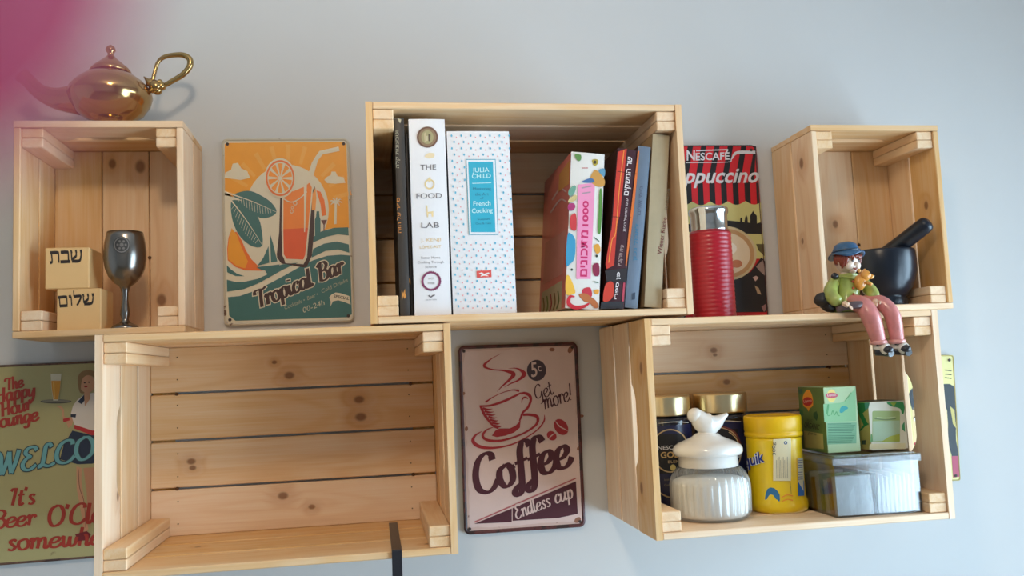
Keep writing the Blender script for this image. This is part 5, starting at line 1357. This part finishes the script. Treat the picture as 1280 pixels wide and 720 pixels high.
# what the child carries: a small orange toy animal in the arm, a dark bundle behind
bm = bmesh.new(); q = Q(1080, 347, YF - .026)
blob(bm, q + Vector((-.006, .002, -.007)), (.0085, .0075, .0115), 3, noise=.06)
blob(bm, q + Vector((.002, 0, .003)), (.0088, .0080, .0082), 3, noise=.05); blob(bm, q + Vector((.0095, -.003, .0008)), (.0046, .0042, .0036), 2)
for s in (-1, 1): blob(bm, q + Vector((-.003 + s * .0045, -.001, .0100)), (.0030, .0022, .0034), 2)
tube(bm, [q + Vector((.000, -.006, -.008)), q + Vector((.006, -.010, -.012))], [.003, .0022], 10)
ty = obj('toy_animal', bm, ORG, t, label='orange toy animal')
bm = bmesh.new(); blob(bm, q + Vector((.0138, -.0042, .0016)), .0013, 2); blob(bm, q + Vector((.0055, -.0080, .0052)), .0010, 2); obj('toy_nose_and_eye', bm, DRK, ty)
bm = bmesh.new(); q = Q(1029, 375, YF - .004); blob(bm, q, (.0130, .0120, .0110), 3, noise=.08, seed=3); tube(bm, [q + Vector((.004, 0, -.006)), Vector((q.x + .008, q.y, TOPD + .0085)), Vector((q.x + .016, q.y - .002, TOPD + .0050))], [.010, .0075, .0035], 14)
bd = obj('bundle', bm, pm((36, 34, 34), var=.3, scale=60, rough=.45), t, label='dark round bundle')
bm = bmesh.new(); tube(bm, [q + Vector((.009, -.006, .002)), q + Vector((.016, -.008, -.002)), Q(1044, 378, YF - .018)], [.0028, .003, .0024], 10); obj('bundle_strap', bm, pm((110, 76, 52), var=.2, **GLAZE), bd)
bm = bmesh.new(); tube(bm, [Q(1046, 387, YF - .024), Q(1062, 382, YF - .038), Q(1078, 381, YF - .040), Q(1092, 383, YF - .034)], [.0045, .0055, .0055, .004], 14, flat=.7); obj('lap_cloth', bm, pm((92, 74, 78), var=.3, scale=80, **GLAZE), t)

# ------------------------------------------------------------------ the photographer's hand, one fingertip over the lens
SKN_ = pm((134, 44, 66), rough=.6, spec=.2, var=.06, scale=300, sss=.2, name='skin')  # base colour darkened to carry the shade of an unseen phone
def CV(x, y, z): return CAM + CR * x + CU * y + CF * z       # millimetres from the lens, built where the hand was
mm = .001
def V3(x, y, z): return CV(x * mm, y * mm, z * mm)
FT = V3(-12.9, 7.6, 27)
t = thing('hand', 'blurred pink fingertip of the photographer in the top left corner', 'hand', V3(-120, -20, -40))
jt = [(V3(-112, -22, -34), (.030, .016)), (V3(-104, 2, -22), (.034, .013)), (V3(-128, -62, -52), (.026, .022)),
      (V3(-92, 20, -6), .0105), (V3(-66, 27, 12), .0095), (V3(-44, 22, 22), .0085), (V3(-21.3, 12.2, 26.6), .0085), (FT, .0082),
      (V3(-98, 4, -4), .0105), (V3(-82, 2, 22), .0095), (V3(-74, -14, 34), .0085), (V3(-76, -28, 30), .0075),
      (V3(-106, -14, -6), .0100), (V3(-92, -18, 20), .0090), (V3(-84, -34, 28), .0082), (V3(-88, -46, 22), .0072),
      (V3(-116, -32, -10), .0088), (V3(-104, -38, 12), .0078), (V3(-98, -50, 16), .0070), (V3(-102, -58, 10), .0062),
      (V3(-96, -26, -46), .0125), (V3(-72, -14, -50), .0105), (V3(-52, 0, -46), .0092), (V3(-42, 6, -42), .0070)]
ed = [(0, 1), (0, 2), (1, 3), (3, 4), (4, 5), (5, 6), (6, 7), (1, 8), (8, 9), (9, 10), (10, 11), (0, 12), (12, 13), (13, 14), (14, 15), (0, 16), (16, 17), (17, 18), (18, 19), (0, 20), (20, 21), (21, 22), (22, 23)]
obj('palm_and_fingers', skin(jt, ed, 0), SKN_, t)
ax = (V3(-28, 15.2, 26) - V3(-44, 22, 22)).normalized()
nn = (CU * .85 - CF * .1 + CR * .3); nn = (nn - ax * nn.dot(ax)).normalized()
bm = bmesh.new(); blob(bm, V3(-27, 14.8, 26.2) + nn * .0066, (.0058, .0048, .0014), 3, rot=Matrix((ax, nn.cross(ax), nn)).transposed())
obj('fingernail', bm, pm((232, 160, 160), rough=.25, var=.04), t)
